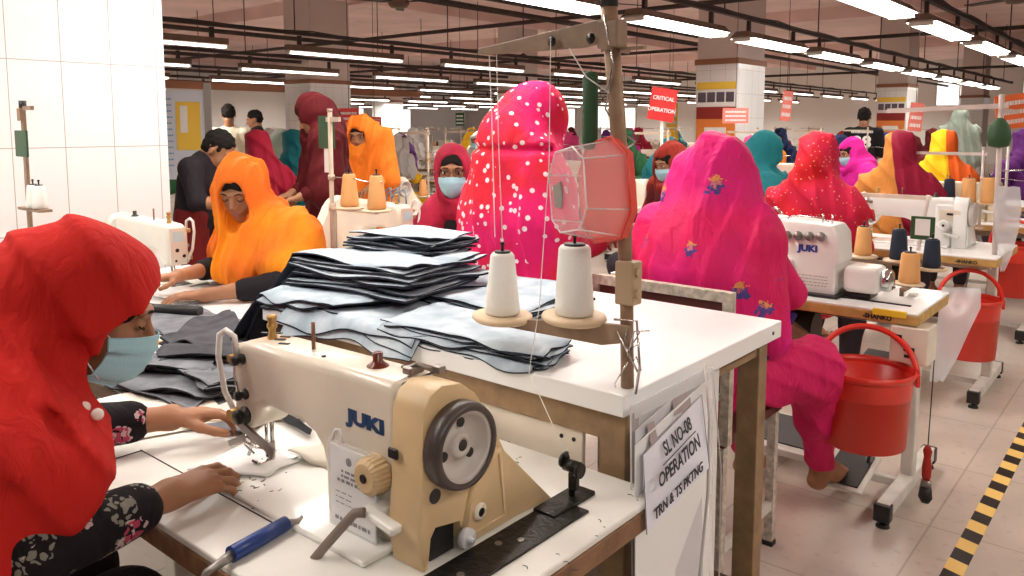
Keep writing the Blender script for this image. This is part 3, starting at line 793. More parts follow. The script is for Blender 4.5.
# pipes, conduits, fans under the ceiling
def pipe(pts, r, lab, m=RAIL):
    o = obj('ceiling_pipe', MB().tube(pts, r, 8), m); tag(o, lab, 'pipe'); return o
pipe([(-2.7, 2, 2.9), (-2.7, 8.0, 2.9), (-2.7, 8.0, 3.3)], .03, 'dark pipe bending up to the ceiling between the right light rows')
pipe([(-6.2, 1, 2.72), (-6.2, 30, 2.72)], .035, 'dark pipe running along the ceiling between column and middle lines')
pipe([(-7.2, 3.8, 3.3), (-7.2, 3.8, 3.0), (-7.2, 5.6, 3.0), (-7.2, 5.6, 3.3)], .025, 'square looped ceiling pipe at the top of the picture')
pipe([(-9.7, 1, 2.62), (-9.7, 32, 2.62)], .03, 'dark pipe above the far middle lines')
pipe([(-5.4, 3, 2.66), (-5.4, 32, 2.66)], .025, 'thin dark conduit left of the first column')
pipe([(-30, 8.3, 2.75), (3.5, 8.3, 2.75)], .028, 'crosswise dark pipe in front of the first column')
pipe([(-30, 12.6, 2.7), (3.5, 12.6, 2.7)], .028, 'crosswise dark pipe behind the first column')
pipe([(-30, 20.6, 2.7), (3.5, 20.6, 2.7)], .03, 'crosswise dark pipe behind the second column')
pipe([(-12.4, 1, 2.55), (-12.4, 32, 2.55)], .03, 'dark pipe beside the far left column')
pipe([(-15.3, 1, 2.5), (-15.3, 32, 2.5)], .03, 'dark pipe over the white partition')
pipe([(-18.2, 1, 2.45), (-18.2, 32, 2.45)], .03, 'faraway dark pipe deep in the hall')
def fan(label, loc, rz, z=2.75):
    t = thing('ceiling_fan', label, 'fan', (loc[0], loc[1], z), rz)
    obj('motor', MB().lathe([(.02, -.06), (.09, -.05), (.12, -.01), (.11, .03), (.05, .06), (.03, .08)], n=16), REFL, t)
    obj('down_rod', MB().cyl((0, 0, .06), (0, 0, ZC - z - .05), .012, n=8).cyl((0, 0, ZC - z - .09), (0, 0, ZC - z), .05, .06), RAIL, t)
    for k in range(3):
        a = R(120 * k); m = MB(); d = V3((math.cos(a), math.sin(a), 0)); s = V3((-math.sin(a), math.cos(a), .12))
        m.prism([(.1, -.03), (.2, -.06), (.6, -.055), (.62, .04), (.2, .06), (.1, .03)], (0, 0, 0), d, s, .008); obj('blade', m, RAIL, t)
fan('ceiling fan hanging above the pink dotted scarf', (-6.75, 6.1), .3)
fan('ceiling fan by the first tiled column', (-4.9, 7.2), 1.1, 2.7)
fan('ceiling fan at the top right of the hall', (-1.6, 10.9), .6, 2.85)
fan('ceiling fan over the far middle of the hall', (-10.2, 12.5), .2)
# ---------------------------------------------------------------- sewing machines and tables
def scribble(m, o, u, v, w, n, mi=0, hgt=.003, gap=.009, seed=1):
    """rows of printed dashes standing in for type too small to read"""
    r = random.Random(seed); o = V3(o); u = V3(u).normalized(); v = V3(v).normalized(); nn = u.cross(v)
    for i in range(n):
        x = -w / 2
        while x < w / 2 - .004:
            l = min(r.uniform(.004, .014), w / 2 - x); c = o + u * (x + l / 2) - v * gap * i
            m.prism([(-l / 2, -hgt / 2), (l / 2, -hgt / 2), (l / 2, hgt / 2), (-l / 2, hgt / 2)], c, u, v, .0003, mi); x += l + r.uniform(.002, .005)
    return m
def lockstitch(name, label, loc, rz, hero=False, body=None, group=None):
    """needle at origin, arm towards +x, operator at -y, z=0 on the table"""
    body = body or CREAM
    t = thing(name, label, 'sewing machine', loc, rz, group)
    ol = [(-.030, .088), (-.036, .12), (-.034, .215), (-.024, .240), (.0, .252), (.06, .256), (.405, .262), (.422, .255), (.422, 0.), (.238, 0.), (.238, .085), (.230, .112), (.210, .131), (.180, .141), (.07, .146), (.045, .135), (.028, .105), (.018, .088)]
    o = obj('arm', MB().prism(ol, (0, .045, 0), (1, 0, 0), (0, 0, 1), .092), body, t)
    bv = o.modifiers.new('b', 'BEVEL'); bv.width = .017; bv.segments = 4; bv.limit_method = 'ANGLE'; bv.angle_limit = R(50)
    for p in o.data.polygons: p.use_smooth = True
    # bed
    b_ = MB().box((.175, -.02, .004), (.478, .182, .010), bev=.004); obj('bed', b_, CREAM_W if hero else body, t)
    obj('needle_plate', MB().box((0, -.0, .010), (.05, .10, .003), bev=.001).box((-.045, -.0, .0098), (.03, .09, .0022)), STEEL, t)
    # belt cover: outline in the (y,z) plane with the belt opening cut out
    ol = [(-.062, 0), (-.100 + .03, .06), (-.062, .12), (-.058, .235), (-.045, .258), (-.02, .268), (.02, .262), (.05, .24), (.075, .205), (.12, .125), (.245, .0), (.245, -.002), (.16, .004), (.040, .004), (.024, .012), (.016, .048), (-.036, .058), (-.046, .045), (-.052, 0)]
    c_ = MB().prism(ol, (.425, 0, 0), (0, 1, 0), (0, 0, 1), .065); o = obj('belt_cover', c_, CREAM_Y if hero else body, t, bevel=.008)
    for p in o.data.polygons: p.use_smooth = True
    if hero:
        obj('cover_ridge', MB().tube([(.489, .022, .03), (.491, .040, .085), (.492, .075, .125), (.491, .105, .135)], .006, 8).tube([(.491, .105, .135), (.491, .12, .02), (.490, .04, .016)], .003, 6), CREAM_Y, t)
        for y, z, r in ((.059, .047, .009), (-.037, .107, .011)): obj('cover_hole', MB().cyl((.487, y, z), (.4915, y, z), r, n=18), BLACK, t)
        m = MB().lathe([(.006, 0), (.014, 0), (.014, .004), (.009, .006), (.007, .006)], (.489, .059, .047), (1, 0, 0), n=18, cap=False); obj('bushing', m, CREAM, t)
        obj('belt_recess_dark_fill', MB().box((.453, -.012, .024), (.050, .05, .044)), BLACK, t)  # solid black block put in for the shade inside the belt opening
        obj('oil_wheel', MB().lathe([(.0, 0), (.014, 0), (.016, .004), (.016, .012), (.013, .014), (.005, .014), (.005, .02), (0, .02)], (.492, .02, .022), (1, 0, 0), n=20), mat('pale_grey_plastic', (.62, .62, .64), .4), t)
        obj('side_window', MB().box((.434, -.0665, .166), (.02, .006, .016), bev=.004), BLACK, t)
    # handwheel
    prof = [(.0, .0), (.052, .0), (.0605, .002), (.0625, .008), (.0625, .022), (.059, .027), (.051, .028), (.047, .024), (.045, .010), (.022, .008), (.020, .016), (.018, .020), (.009, .020), (.009, .012), (0, .012)]
    w = obj('handwheel', MB().lathe(prof, (.492, .0, .178), (1, 0, 0), n=48 if hero else 20), mat('grey_wheel_metal', (.52, .47, .43), .4), t)
    if hero:
        m = MB().lathe([(.0615, 0), (.0650, .002), (.0655, .020), (.062, .0295), (.0555, .0300), (.053, .0285)], (.494, 0, .178), (1, 0, 0), n=48, cap=False); obj('rubber_ring', m, mat('dark_rim', (.06, .045, .04), .4), w)
        m = MB()
        for a in (80, 200, 320): m.cyl((.499, .032 * math.cos(R(a)), .178 + .032 * math.sin(R(a))), (.5035, .032 * math.cos(R(a)), .178 + .032 * math.sin(R(a))), .0075, n=14)
        m.cyl((.503, 0, .178), (.5125, 0, .178), .0085, n=16); obj('wheel_hole', m, BLACK, w)
    # stitch dial
    m = MB(); n = 24; vs = []; K = n * 2
    for y, rr in ((0, .026), (-.006, .031), (-.028, .029), (-.034, .022)):
        for i in range(K): a = 2 * PI * i / K; r = rr * (1 if i % 2 else .955); vs.append((.384 + r * math.cos(a), -.048 + y, .118 + r * math.sin(a)))
    fs = [(j * K + i, j * K + (i + 1) % K, (j + 1) * K + (i + 1) % K, (j + 1) * K + i) for j in range(3) for i in range(K)] + [tuple(range(3 * K, 4 * K))]
    m.add(vs, fs); o = obj('stitch_dial', m, CREAM_Y if hero else body, t)
    obj('dial_hole', MB().cyl((.384, -.081, .118), (.384, -.084, .118), .007, n=14), BLACK, o)
    # reverse lever
    m = MB().box((.425, -.085, .068), (.075, .022, .014), rot=(0, 8, 0), bev=.005).box((.40, -.06, .066), (.03, .05, .018), bev=.005)
    o = obj('reverse_lever', m, CREAM_W, t)
    if hero:
        obj('lever_bar', MB().tube([(.405, -.098, .078), (.392, -.106, .076), (.378, -.114, .058), (.345, -.13, .014), (.312, -.143, -.03), (.298, -.147, -.065)], .0075, 10), mat('grey_brown_sleeve', (.22, .17, .14), .6), o)
    # red oil knob, pins
    obj('oil_cap', MB().lathe([(.019, 0), (.018, .004), (.012, .008), (.008, .012), (.0085, .024), (.006, .026), (0, .026)], (.325, .0, .258), n=20), mat('dark_red_plastic', (.14, .02, .01), .25) if hero else BLACK, t)
    obj('thread_post', MB().lathe([(.009, 0), (.009, .008), (.0065, .012), (.0065, .020), (.0095, .024), (.0095, .030), (.007, .033), (.009, .04), (.009, .046), (0, .048)], (.03, .0, .252), n=14), mat('brass', (.50, .30, .10), .35, metal=.6), t)
    obj('spool_pin', MB().cyl((.155, .0, .25), (.155, .0, .305), .0035, n=8), mat('rusty_pin', (.22, .09, .05), .5), t)
    # face: take-up lever, guards, tension, needle bar, foot
    o = obj('thread_guard', MB().tube([(-.040, -.035, .098), (-.052, -.052, .15), (-.056, -.060, .22), (-.048, -.060, .262), (-.030, -.058, .272), (-.012, -.052, .262), (-.010, -.050, .225)], .0055, 8), CREAM_W, t)
    if hero: obj('take_up_lever', MB().tube([(-.004, -.050, .15), (-.006, -.058, .19), (-.004, -.058, .222), (.004, -.052, .215)], .0025, 6), STEEL, t)
    for z, x, r in ((.118, .010, .016), (.158, .012, .010), (.222, .006, .010)): obj('tension_knob', MB().lathe([(0, 0), (r, 0), (r * 1.05, .004), (r * .6, .007), (r * .6, .012), (r * .9, .015), (r * .8, .022), (0, .023)], (x, -.046, z), (0, -1, 0), n=16), BLACKM if hero else STEEL_D, t)
    [obj('brass_stud', MB().cyl((x, -.045, z), (x, -.064, z), r, n=14), mat('brass', (.5, .3, .1)), t) for x, z, r in ((-.012, .222, .008), (-.018, .115, .011))]
    m = MB().cyl((0, 0, .02), (0, 0, .10), .0032, n=10).cyl((0, .012, .03), (0, .012, .10), .0042, n=10).box((.0, .004, .042), (.014, .022, .014), bev=.002).cyl((0, 0, .010), (0, 0, .03), .0012, n=6)
    obj('needle_bar', m, STEEL, t)
    m = MB().box((0, -.006, .0145), (.018, .034, .004), bev=.0015).box((-.0, .010, .022), (.012, .010, .016), bev=.002).box((.0, -.024, .0175), (.018, .008, .004), rot=(-30, 0, 0)); obj('presser_foot', m, STEEL, t)
    obj('face_plate', MB().box((-.037, 0, .165), (.006, .07, .15), bev=.003), body, t)
    if not hero:
        m = MB(); m.box((-.0405, .0, .205), (.001, .045, .04)); obj('sticker', m, mat('pale_blue_sticker', (.55, .75, .82), .5), t)
        m = MB(); m.cyl((-.039, .006, .150), (-.0415, .006, .150), .008, n=12).cyl((-.039, -.022, .125), (-.0415, -.022, .125), .007, n=12).cyl((-.039, .012, .108), (-.0415, .012, .108), .005, n=12); obj('screw_hole', m, BLACK, t)
    if hero:
        # guide arm, screws, logo
        obj('lifting_arm', MB().box((.045, -.048, .082), (.11, .006, .018), rot=(0, 14, 0), bev=.002).box((-.02, -.05, .062), (.06, .005, .012), rot=(0, -25, 0), bev=.002), STEEL_D, t)
        m = MB(); m.tube([(-.012, -.02, .03), (-.02, -.035, .05), (-.004, -.045, .064), (.01, -.03, .05), (0, -.01, .04)], .0022, 6); m.tube([(-.03, -.03, .055), (-.01, -.04, .075), (.02, -.035, .06)], .002, 6)
        m.tube([(-.034, -.018, .02), (-.03, -.012, .045), (-.012, -.006, .052)], .0035, 8); obj('finger_guard', m, STEEL, t)
        m = MB()
        for x, y in ((-.005, .01), (.012, .022), (.045, .018), (.055, .0), (.085, -.012)): m.box((x, y, .2575), (.020, .007, .0016), rot=(0, 0, 30))
        obj('top_slot', m, BLACK, t)
        m = MB(); m.cyl((.210, -.02, .258), (.210, -.02, .261), .004, n=10).cyl((.365, .02, .262), (.365, .02, .2645), .005, n=10).cyl((.28, .03, .260), (.28, .03, .262), .003, n=10); obj('oil_hole', m, BLACK, t)
        obj('seam', MB().tube([(.4235, -.0495, .10), (.4235, -.0495, .24), (.4235, -.036, .2615), (.4235, .03, .2635)], .0016, 6), BLACK, t)
        o = MB(); text(o, 'JUKI', .030, (.350, -.0478, .187), (1, 0, 0), (0, 0, 1), bold=.0018, sx=1.55); obj('maker_logo', o, BLUE_I, t)
        obj('bobbin_catch', MB().box((.408, .0, .272), (.02, .03, .012), bev=.003).tube([(.40, -.012, .270), (.415, 0, .282), (.43, .016, .272)], .0035, 6), STEEL_D, t)
        # tongue shaped relief on the front of the arm
        obj('wheel_bracket', MB().box((.432, .03, .27), (.02, .014, .012), bev=.002), STEEL_D, t)
    return t

def sewing_table(name, label, loc, w, d, h, rz=0, edge=None, top=None, box=True, pedal=True, frame=None, group=None, brand=False, px=None):
    """origin at floor under the front right corner; top spans x -w..0, y 0..d"""
    t = thing(name, label, 'sewing table', loc, rz, group)
    obj('table_top', MB().box((-w / 2, d / 2, h - .004), (w, d, .008), bev=.003), top or WHITE_T, t)
    obj('edge_band', MB().box((-w / 2, d / 2, h - .026), (w + .004, d + .004, .036), bev=.004), edge or WOOD_Y, t)
    fr = frame or FRAME
    for x in (-.06, -w + .10):
        obj('leg', MB().box((x, d * .5, h * .5 + .03), (.045, .055, h - .10), bev=.006), fr, t)
        f = obj('foot', MB().box((x, d * .5, .062), (.05, .66, .05), bev=.006), fr, t)
        [obj('foot_cap', MB().box((x, d * .5 + y, .055), (.056, .045, .062), bev=.006), BLACK, f) for y in (-.325, .325)]
        for y in (-.32, .32): obj('levelling_pad', MB().cyl((x, d * .5 + y, 0), (x, d * .5 + y, .012), .024, .02, n=14).cyl((x, d * .5 + y, .012), (x, d * .5 + y, .04), .009, n=8), BLACK, f)
        obj('top_bracket', MB().box((x, d * .5, h - .055), (.05, d * .8, .025), bev=.004), fr, t)
    [obj('cross_rail', MB().box((-w / 2, d * .5 + a, b), (w - .16, .03, .03), bev=.004), fr, t) for a, b in ((-.05, .06), (.05, h - .10))]
    if pedal:
        for cx, cy, pw in (px or ((-w * .42, d * .5 - .12, .30),)):
            p = obj('pedal', MB().box((cx, cy, .095), (pw, .26, .012), rot=(12, 0, 0), bev=.005), fr, t)
            obj('pedal_pad', MB().box((cx, cy, .104), (pw - .04, .22, .006), rot=(12, 0, 0), bev=.002), BLACK, p)
            obj('pedal_rod', MB().cyl((cx + pw * .3, cy + .06, .12), (cx + pw * .3 + .05, cy + .12, h - .22), .006, n=8), STEEL_D, p)
        obj('motor', MB().cyl((-w * .5, d * .5, h - .17), (-w * .5 + .20, d * .5, h - .17), .07, n=20), BLACK, t)
    if box:
        b_ = obj('control_box', MB().box((-.022, .055, h - .112), (.125, .12, .13), bev=.006), CREAM, t)
        obj('switch', MB().box((-.055, -.006, h - .09), (.02, .004, .025)).box((-.02, -.006, h - .125), (.035, .003, .014)).box((-.02, -.006, h - .15), (.03, .003, .010)), BLACK, b_)
    if brand:
        obj('edge_lettering', text(MB(), '-SHANKO', .022, (-.13, -.0022, h - .028), (1, 0, 0), (0, 0, 1), bold=.0012), BLACK, t)
    return t

def cone(name, label, loc, m, h=.15, r0=.036, r1=.021, group=None, pin=True):
    t = thing(name, label, 'thread cone', loc, 0, group)
    obj('thread', MB().lathe([(r0 - .003, 0), (r0, .004), (r0 * .985, .02), (r1 + .002, h - .006), (r1 - .002, h), (.012, h)], n=28), m, t)
    obj('core', MB().lathe([(r1 * .72, h - .002), (r1 * .72, h + .004), (r1 * .4, h + .004)], n=20), BLACK, t)
    if pin: obj('spindle', MB().cyl((0, 0, h), (0, 0, h + .022), .003, n=8).lathe([(.003, 0), (.006, .003), (.003, .007)], (0, 0, h + .016), n=8), BLACKM, t)
    return t

def thread_stand(label, loc, rz=0, h=.62, arms=((.0, .28),), discs=((.06, 0), (.16, 0)), dz=.06, m=None, group=None, card=None):
    """upright rod standing on a table with a shelf of cone discs and a guide arm at the top"""
    m = m or BROWNM
    t = thing('thread_stand', label, 'thread stand', loc, rz, group)
    obj('pole', MB().cyl((0, 0, 0), (0, 0, h), .009, n=12).cyl((0, 0, h), (0, 0, h + .012), .011, n=12).cyl((0, 0, 0), (0, 0, .01), .022, n=14), m, t)
    for a0, a1 in arms:
        obj('guide_arm', MB().box(((a0 + a1) / 2, 0, h - .03), (a1 - a0, .012, .018)), m, t)
    if discs:
        xs = [d[0] for d in discs]
        obj('shelf_bar', MB().box(((min(xs) + 0) / 2 if min(xs) < 0 else max(xs) / 2, 0, dz - .010), (max(xs) - min(min(xs), 0), .02, .008)), m, t)
        for dx, dy in discs:
            obj('cone_disc', MB().lathe([(.0, -.004), (.052, -.004), (.056, 0), (.052, .004), (.0, .006)], (dx, dy, dz), n=28).tube([(dx, 0, dz - .008), (dx, dy, dz - .008)] if abs(dy) > .001 else [(dx, -.001, dz - .008), (dx, .001, dz - .008)], .006, 6), BEIGE_P, t)
    obj('clamp_collar', MB().cyl((0, 0, dz - .02), (0, 0, dz + .012), .014, n=12).cyl((0, 0, h * .62), (0, 0, h * .62 + .02), .013, n=12), m, t)
    obj('guide_wire', MB().tube([(0, 0, h * .62 + .01), (.12, 0, h * .62 + .012), (.2, .0, h * .62 + .002), (.3, 0, h * .62 + .004)], .003, 6), STEEL, t)
    return t

def overlock(label, loc, rz=0, group=None):
    """origin: table level, front left of the machine body; x to the right"""
    t = thing('overlock_machine', label, 'sewing machine', loc, rz, group)
    o = obj('body', MB().prism([(.06, 0), (.27, 0), (.27, .12), (.285, .13), (.275, .24), (.25, .272), (.06, .285), (.035, .27), (.03, .22), (.05, .19), (.06, .12)], (0, .16, 0), (1, 0, 0), (0, 0, 1), .16), CREAM_W, t)
    bv = o.modifiers.new('b', 'BEVEL'); bv.width = .014; bv.segments = 3; bv.limit_method = 'ANGLE'; bv.angle_limit = R(25)
    for p in o.data.polygons: p.use_smooth = True
    o = obj('needle_head', MB().box((.0, .06, .235), (.12, .11, .11), bev=.022).box((-.02, .05, .165), (.06, .06, .06), bev=.012), CREAM_W, t)
    obj('head_lever', MB().tube([(-.04, .03, .28), (0, .02, .315), (.03, .01, .325), (.06, .0, .305)], .005, 8).tube([(-.05, .04, .20), (-.075, .02, .195), (-.08, .02, .18)], .008, 8), STEEL, t)
    obj('needle_assembly', MB().cyl((-.01, .03, .06), (-.01, .03, .16), .007, n=10).cyl((.012, .03, .07), (.012, .03, .16), .009, n=10).box((-.0, .0, .09), (.05, .03, .05), bev=.006).box((.025, .02, .14), (.03, .04, .07), bev=.004), BLACKM, t)
    obj('looper_cover', MB().box((.045, -.018, .072), (.13, .045, .125), bev=.012), CREAM_W, t)
    obj('work_plate', MB().box((-.03, .05, .085), (.12, .12, .012), bev=.003).box((-.03, .06, .04), (.10, .12, .08), bev=.01), CREAM_W, t)
    for i in range(4):
        x = .085 + i * .043
        d = obj('tension_dial', MB().lathe([(0, 0), (.017, 0), (.018, .006), (.012, .01), (.0125, .024), (.009, .027), (0, .027)], (x, -.004, .222 + .002 * i), (0, -1, .25), n=18), STEEL_D, t)
    obj('thread_eyelet', MB().tube([(.075, .02, .285), (.10, .01, .30), (.20, .01, .30), (.235, .02, .285)], .003, 6).cyl((.21, .02, .28), (.21, .02, .315), .004, n=8).cyl((.235, .05, .27), (.235, .05, .31), .004, n=8), STEEL, t)
    obj('maker_logo', text(MB(), 'JUKI', .034, (.165, -.0012, .178), (1, 0, 0), (0, 0, 1), bold=.002, sx=1.15), mat('royal_blue_ink', (.02, .05, .28), .5), t)
    obj('threading_diagram', scribble(MB(), (.19, -.0012, .075), (1, 0, 0), (0, 0, 1), .11, 4, gap=.012), mat('grey_ink', (.35, .32, .3), .6), t)
    obj('base_plate', MB().box((.155, .07, .006), (.27, .20, .012), bev=.003), BLACK, t)
    c = obj('belt_guard', MB().box((.355, .08, .075), (.125, .13, .10), bev=.02), CREAM_W, t)
    obj('guard_foot', MB().box((.345, .08, .018), (.09, .10, .025), bev=.004), BLACKM, t)
    obj('handwheel', MB().lathe([(0, 0), (.038, 0), (.042, .005), (.042, .028), (.036, .033), (.02, .033), (.018, .038), (0, .038)], (.418, .08, .076), (1, 0, 0), n=26), STEEL, t)
    return t

def bucket(label, loc, r=.135, h=.26, handle=90, rz=0, group=None):
    t = thing('bucket', label, 'bucket', loc, rz, group); rb = r * .85
    prof = [(0, .008), (rb, .0), (rb + .006, .004), (r - .004, h - .025), (r, h - .024), (r + .006, h - .012), (r + .006, h), (r, h), (r - .002, h - .02), (rb + .002, .012), (0, .012)]
    obj('shell', MB().lathe(prof, n=44), RED_P, t)
    a = R(handle); pts = []
    for i in range(21):
        q = PI * i / 20; x = math.cos(q) * (r + .006); z = math.sin(q) * r * 1.05; pts.append((x, z * math.cos(a), h - .012 + z * math.sin(a)))
    m = MB()
    M = []
    obj('handle', m.tube(pts, .0105, 10), RED_P, t)
    for s in (-1, 1): obj('handle_lug', MB().box((s * (r + .008), 0, h - .03), (.014, .04, .045), bev=.004), RED_P, t)
    return t
# ---------------------------------------------------------------- foreground machine, table and white table
T0 = .755
ft = thing('sewing_table', 'worn white sewing table with wooden edge under the cream machine in front', 'sewing table', (-.61, .585, 0))
obj('table_top', MB().box((-.695, .312, T0 - .006), (1.27, .625, .012), bev=.003), CREAMTOP, ft)
obj('edge_band', MB().box((-.695, .312, T0 - .030), (1.275, .630, .036), bev=.003), mat('chipped_wood_edge', (.24, .12, .06), .6, var=.4, vscale=30), ft)
for x in (-.15, -1.24):
    obj('leg', MB().box((x, .33, .36), (.05, .05, .66), bev=.005), FRAME, ft); obj('foot', MB().box((x, .33, .03), (.05, .58, .05), bev=.006), FRAME, ft)
obj('cross_rail', MB().box((-.69, .33, .1), (1.09, .03, .03)).box((-.69, .4, .66), (1.14, .02, .04)), FRAME, ft)
obj('belt_slot', MB().box((-.150, .25, T0 + .0015), (.070, .46, .005), bev=.001), BLACKM, ft)
m = MB()
for x, y in ((-.14, .12), (-.145, .2), (-.16, .3), (-.14, .33)): m.cyl((x, y, T0 + .003), (x, y, T0 + .006), .006, n=10)
obj('slot_screw', m, STEEL_D, ft)
obj('front_seam', MB().box((-.72, .118, T0 + .0008), (.46, .002, .0012)).box((-.945, .06, T0 + .0008), (.002, .12, .0012)), INK, ft)
mach = lockstitch('sewing_machine', 'cream industrial lockstitch machine with grey handwheel in the foreground', (-1.294, .82, T0 + .001), 0, hero=True)
# bobbin winder post behind the wheel
bw = thing('bobbin_winder', 'small black bobbin winder standing on the table behind the handwheel', 'bobbin winder', (-.775, 1.085, T0))
obj('base', MB().box((-.0, -.02, .004), (.045, .12, .008), bev=.002), BLACKM, bw)
obj('post', MB().cyl((0, 0, .005), (0, 0, .05), .006, n=10).box((.004, 0, .035), (.018, .012, .03), bev=.003), BLACKM, bw)
obj('spool_head', MB().cyl((-.014, 0, .060), (.016, 0, .060), .011, n=14).cyl((-.02, 0, .066), (-.014, 0, .066), .013, n=14).cyl((.012, 0, .056), (.02, 0, .056), .013, n=14).cyl((-.012, 0, .06), (-.012, 0, .082), .004, n=8), BLACKM, bw)
# clear pouch with a printed card hanging on the front of the machine
pc = thing('machine_card', 'white printed machine card in a clear pouch leaning on the front of the machine', 'card', (-.958, .756, T0 + .012))
cm = MB().box((0, 0, .066), (.108, .004, .132), bev=.001); obj('card', cm, PAPER, pc)
k = MB(); k.cyl((-.006, -.0024, .112), (-.006, -.003, .112), .0068, n=16); scribble(k, (0, -.0026, .094), (1, 0, 0), (0, 0, 1), .05, 2, gap=.008, hgt=.004); scribble(k, (0, -.0026, .078), (1, 0, 0), (0, 0, 1), .07, 1, hgt=.005, seed=3)
scribble(k, (0, -.0026, .014), (1, 0, 0), (0, 0, 1), .085, 1, hgt=.006, seed=9); scribble(k, (-.02, -.0026, .058), (1, 0, 0), (0, 0, 1), .04, 3, hgt=.0015, seed=5); obj('print', k, mat('grey_print', (.16, .16, .17), .7), pc)
obj('pouch', MB().box((0, 0, .068), (.116, .008, .142), bev=.002), SLEEVE, pc)
obj('pouch_loop', MB().tube([(-.05, .0, .137), (-.04, .0, .156), (-.03, .0, .158), (-.022, 0, .137)], .0025, 6), mat('pouch_edge', (.8, .8, .8), .4), pc)
# blue handled tool and black clip on the front of the table
bt = thing('thread_snips', 'blue handled snips with dark steel ends lying on the front of the table', 'snips', (-1.045, .64, T0))
obj('handle', MB().cyl((.002, -.045, .013), (-.016, .062, .013), .0125, .012, n=18), mat('blue_rubber', (.01, .045, .22), .35), bt)
obj('hook_end', MB().tube([(.002, -.042, .012), (.008, -.062, .012), (.004, -.085, .004), (-.006, -.10, -.03), (-.004, -.108, -.06)], .007, 8, rs=[.009, .007, .006, .005, .004]), STEEL_D, bt)
obj('blade', MB().tube([(-.016, .060, .013), (-.010, .078, .010), (-.020, .095, .006), (-.045, .105, .005)], .006, 8, rs=[.008, .006, .005, .003]).box((-.055, .125, .004), (.012, .05, .006), rot=(0, 0, 25)), STEEL_D, bt)
r = random.Random(4); lint = MB()
for i in range(46):
    x, y = r.uniform(-.70, -.62), r.uniform(.8, 1.18)
    if r.random() < .5: x, y = r.gauss(-1.24, .05), r.gauss(.755, .03)
    elif r.random() < .5: x, y = r.gauss(-.98, .06), r.gauss(1.13, .03)
    a = r.uniform(0, PI); l = r.uniform(.001, .006); z = T0 + (.0105 if -1.35 < x < -.88 and .71 < y < .9 else .0012)
    lint.tube([(x, y, z), (x + l * math.cos(a), y + l * math.sin(a), z + .0006), (x + l * 2 * math.cos(a + .5), y + l * 2 * math.sin(a + .5), z)], .0006, 4)
o = obj('thread_lint', lint, INK); tag(o, 'scattered dark thread ends and lint on the foreground table top', 'lint', kind='stuff')
r = random.Random(9)
for i in range(3):
    c_ = MB(); x, y = -1.0 + r.uniform(-.05, .05), 1.13 + r.uniform(-.02, .02); pts = []
    for q in range(9): pts.append((x + .012 * q * math.cos(i + q * .4), y + .010 * q * math.sin(i * 1.4 + q * .5) * .6, T0 + .002))
    c_.tube(pts, .0008, 4); o = obj('loose_thread', c_, INK); tag(o, '%s of three curled dark threads behind the foreground machine' % ('first', 'second', 'third')[i], 'thread', 'loose threads behind the machine')

# white work table
wt = thing('work_table', 'tall white-topped work table with brown wooden legs holding the denim stacks', 'table', (-.755, 1.215, 0))
obj('table_top', MB().box((-.58, .372, .889), (1.165, .745, .042), bev=.003), WHITE_T, wt)
for x, y in ((-.035, .045), (-.055, .705), (-1.12, .045), (-1.12, .705)):
    obj('leg', MB().box((x, y, .434), (.058, .05, .868), bev=.003), WOOD_M if x > -.2 else WOOD_D, wt)
obj('apron', MB().box((-.58, .032, .838), (1.04, .022, .060), bev=.002), WOOD_M, wt)
obj('side_apron', MB().box((-.045, .372, .845), (.022, .62, .045), bev=.002), WOOD_M, wt)
obj('back_apron', MB().box((-.58, .705, .838), (1.04, .022, .060), bev=.002), WOOD_M, wt)
obj('front_panel', MB().box((-.56, .036, .700), (.90, .012, .215), bev=.002), CREAM, wt)
m = MB()
for x, z in ((-.16, .785), (-.9, .785), (-.5, .79), (-.13, .785)): m.cyl((x, .031, z), (x, .028, z), .0045, n=8)
obj('panel_nail', m, BLACK, wt)
obj('lower_shelf', MB().box((-.58, .37, .20), (1.1, .66, .018)), WOOD_D, wt)
obj('edge_screw', MB().cyl((.0, .69, .888), (.004, .69, .888), .005, n=10), BLACK, wt)

# document sleeve on the right end
ds = thing('document_sleeve', 'clear hanging sleeve with printed operation sheets taped to the end of the white table', 'sleeve', (-.742, 1.36, .55))
def yz(o_, y0, y1, z0, z1, x, m_, n_='sheet', th=.0015, sk=0): return obj(n_, MB().add([(x, y0, z0), (x, y1, z0 + sk), (x, y1, z1 + sk), (x, y0, z1), (x + th, y0, z0), (x + th, y1, z0 + sk), (x + th, y1, z1 + sk), (x + th, y0, z1)], [(0, 1, 2, 3), (7, 6, 5, 4), (0, 4, 5, 1), (1, 5, 6, 2), (2, 6, 7, 3), (3, 7, 4, 0)]), m_, ds)
yz(0, -.140, .125, -.30, .300, .003, mat('grey_sheet', (.60, .58, .60), .6), 'rear_sheet', .0015, .04); yz(0, -.10, -.075, .262, .300, .0048, mat('grey_stripe', (.35, .28, .27), .6), 'stripe', .0006); yz(0, .0, .07, .290, .325, .0048, mat('grey_stripe', (.35, .28, .27)), 'stripe', .0006)
yz(0, -.154, .155, -.50, .280, .006, PAPER, 'front_sheet', .0015, .045)
yz(0, -.138, .112, .128, .262, .0078, mat('operation_sheet', (.72, .72, .80), .7), 'operation_sheet', .001, .040)
tx = MB(); U = V3((0, .986, .15)); W = V3((0, -.15, .986))
for s_, y_, z_, sz in (('SL NO-08', -.008, .258, .032), ('OPERATION', -.012, .218, .035), ('TRN & TS PKTNG', -.014, .166, .0285)): text(tx, s_, sz, (.0091, y_, z_), U, W, bold=.0005, sx=.88)
tx.prism([(-.07, 0), (.07, 0), (.07, .0018), (-.07, .0018)], (.0091, -.008, .2385), U, W, .0004)
obj('lettering', tx, INK, ds)
tx = MB()
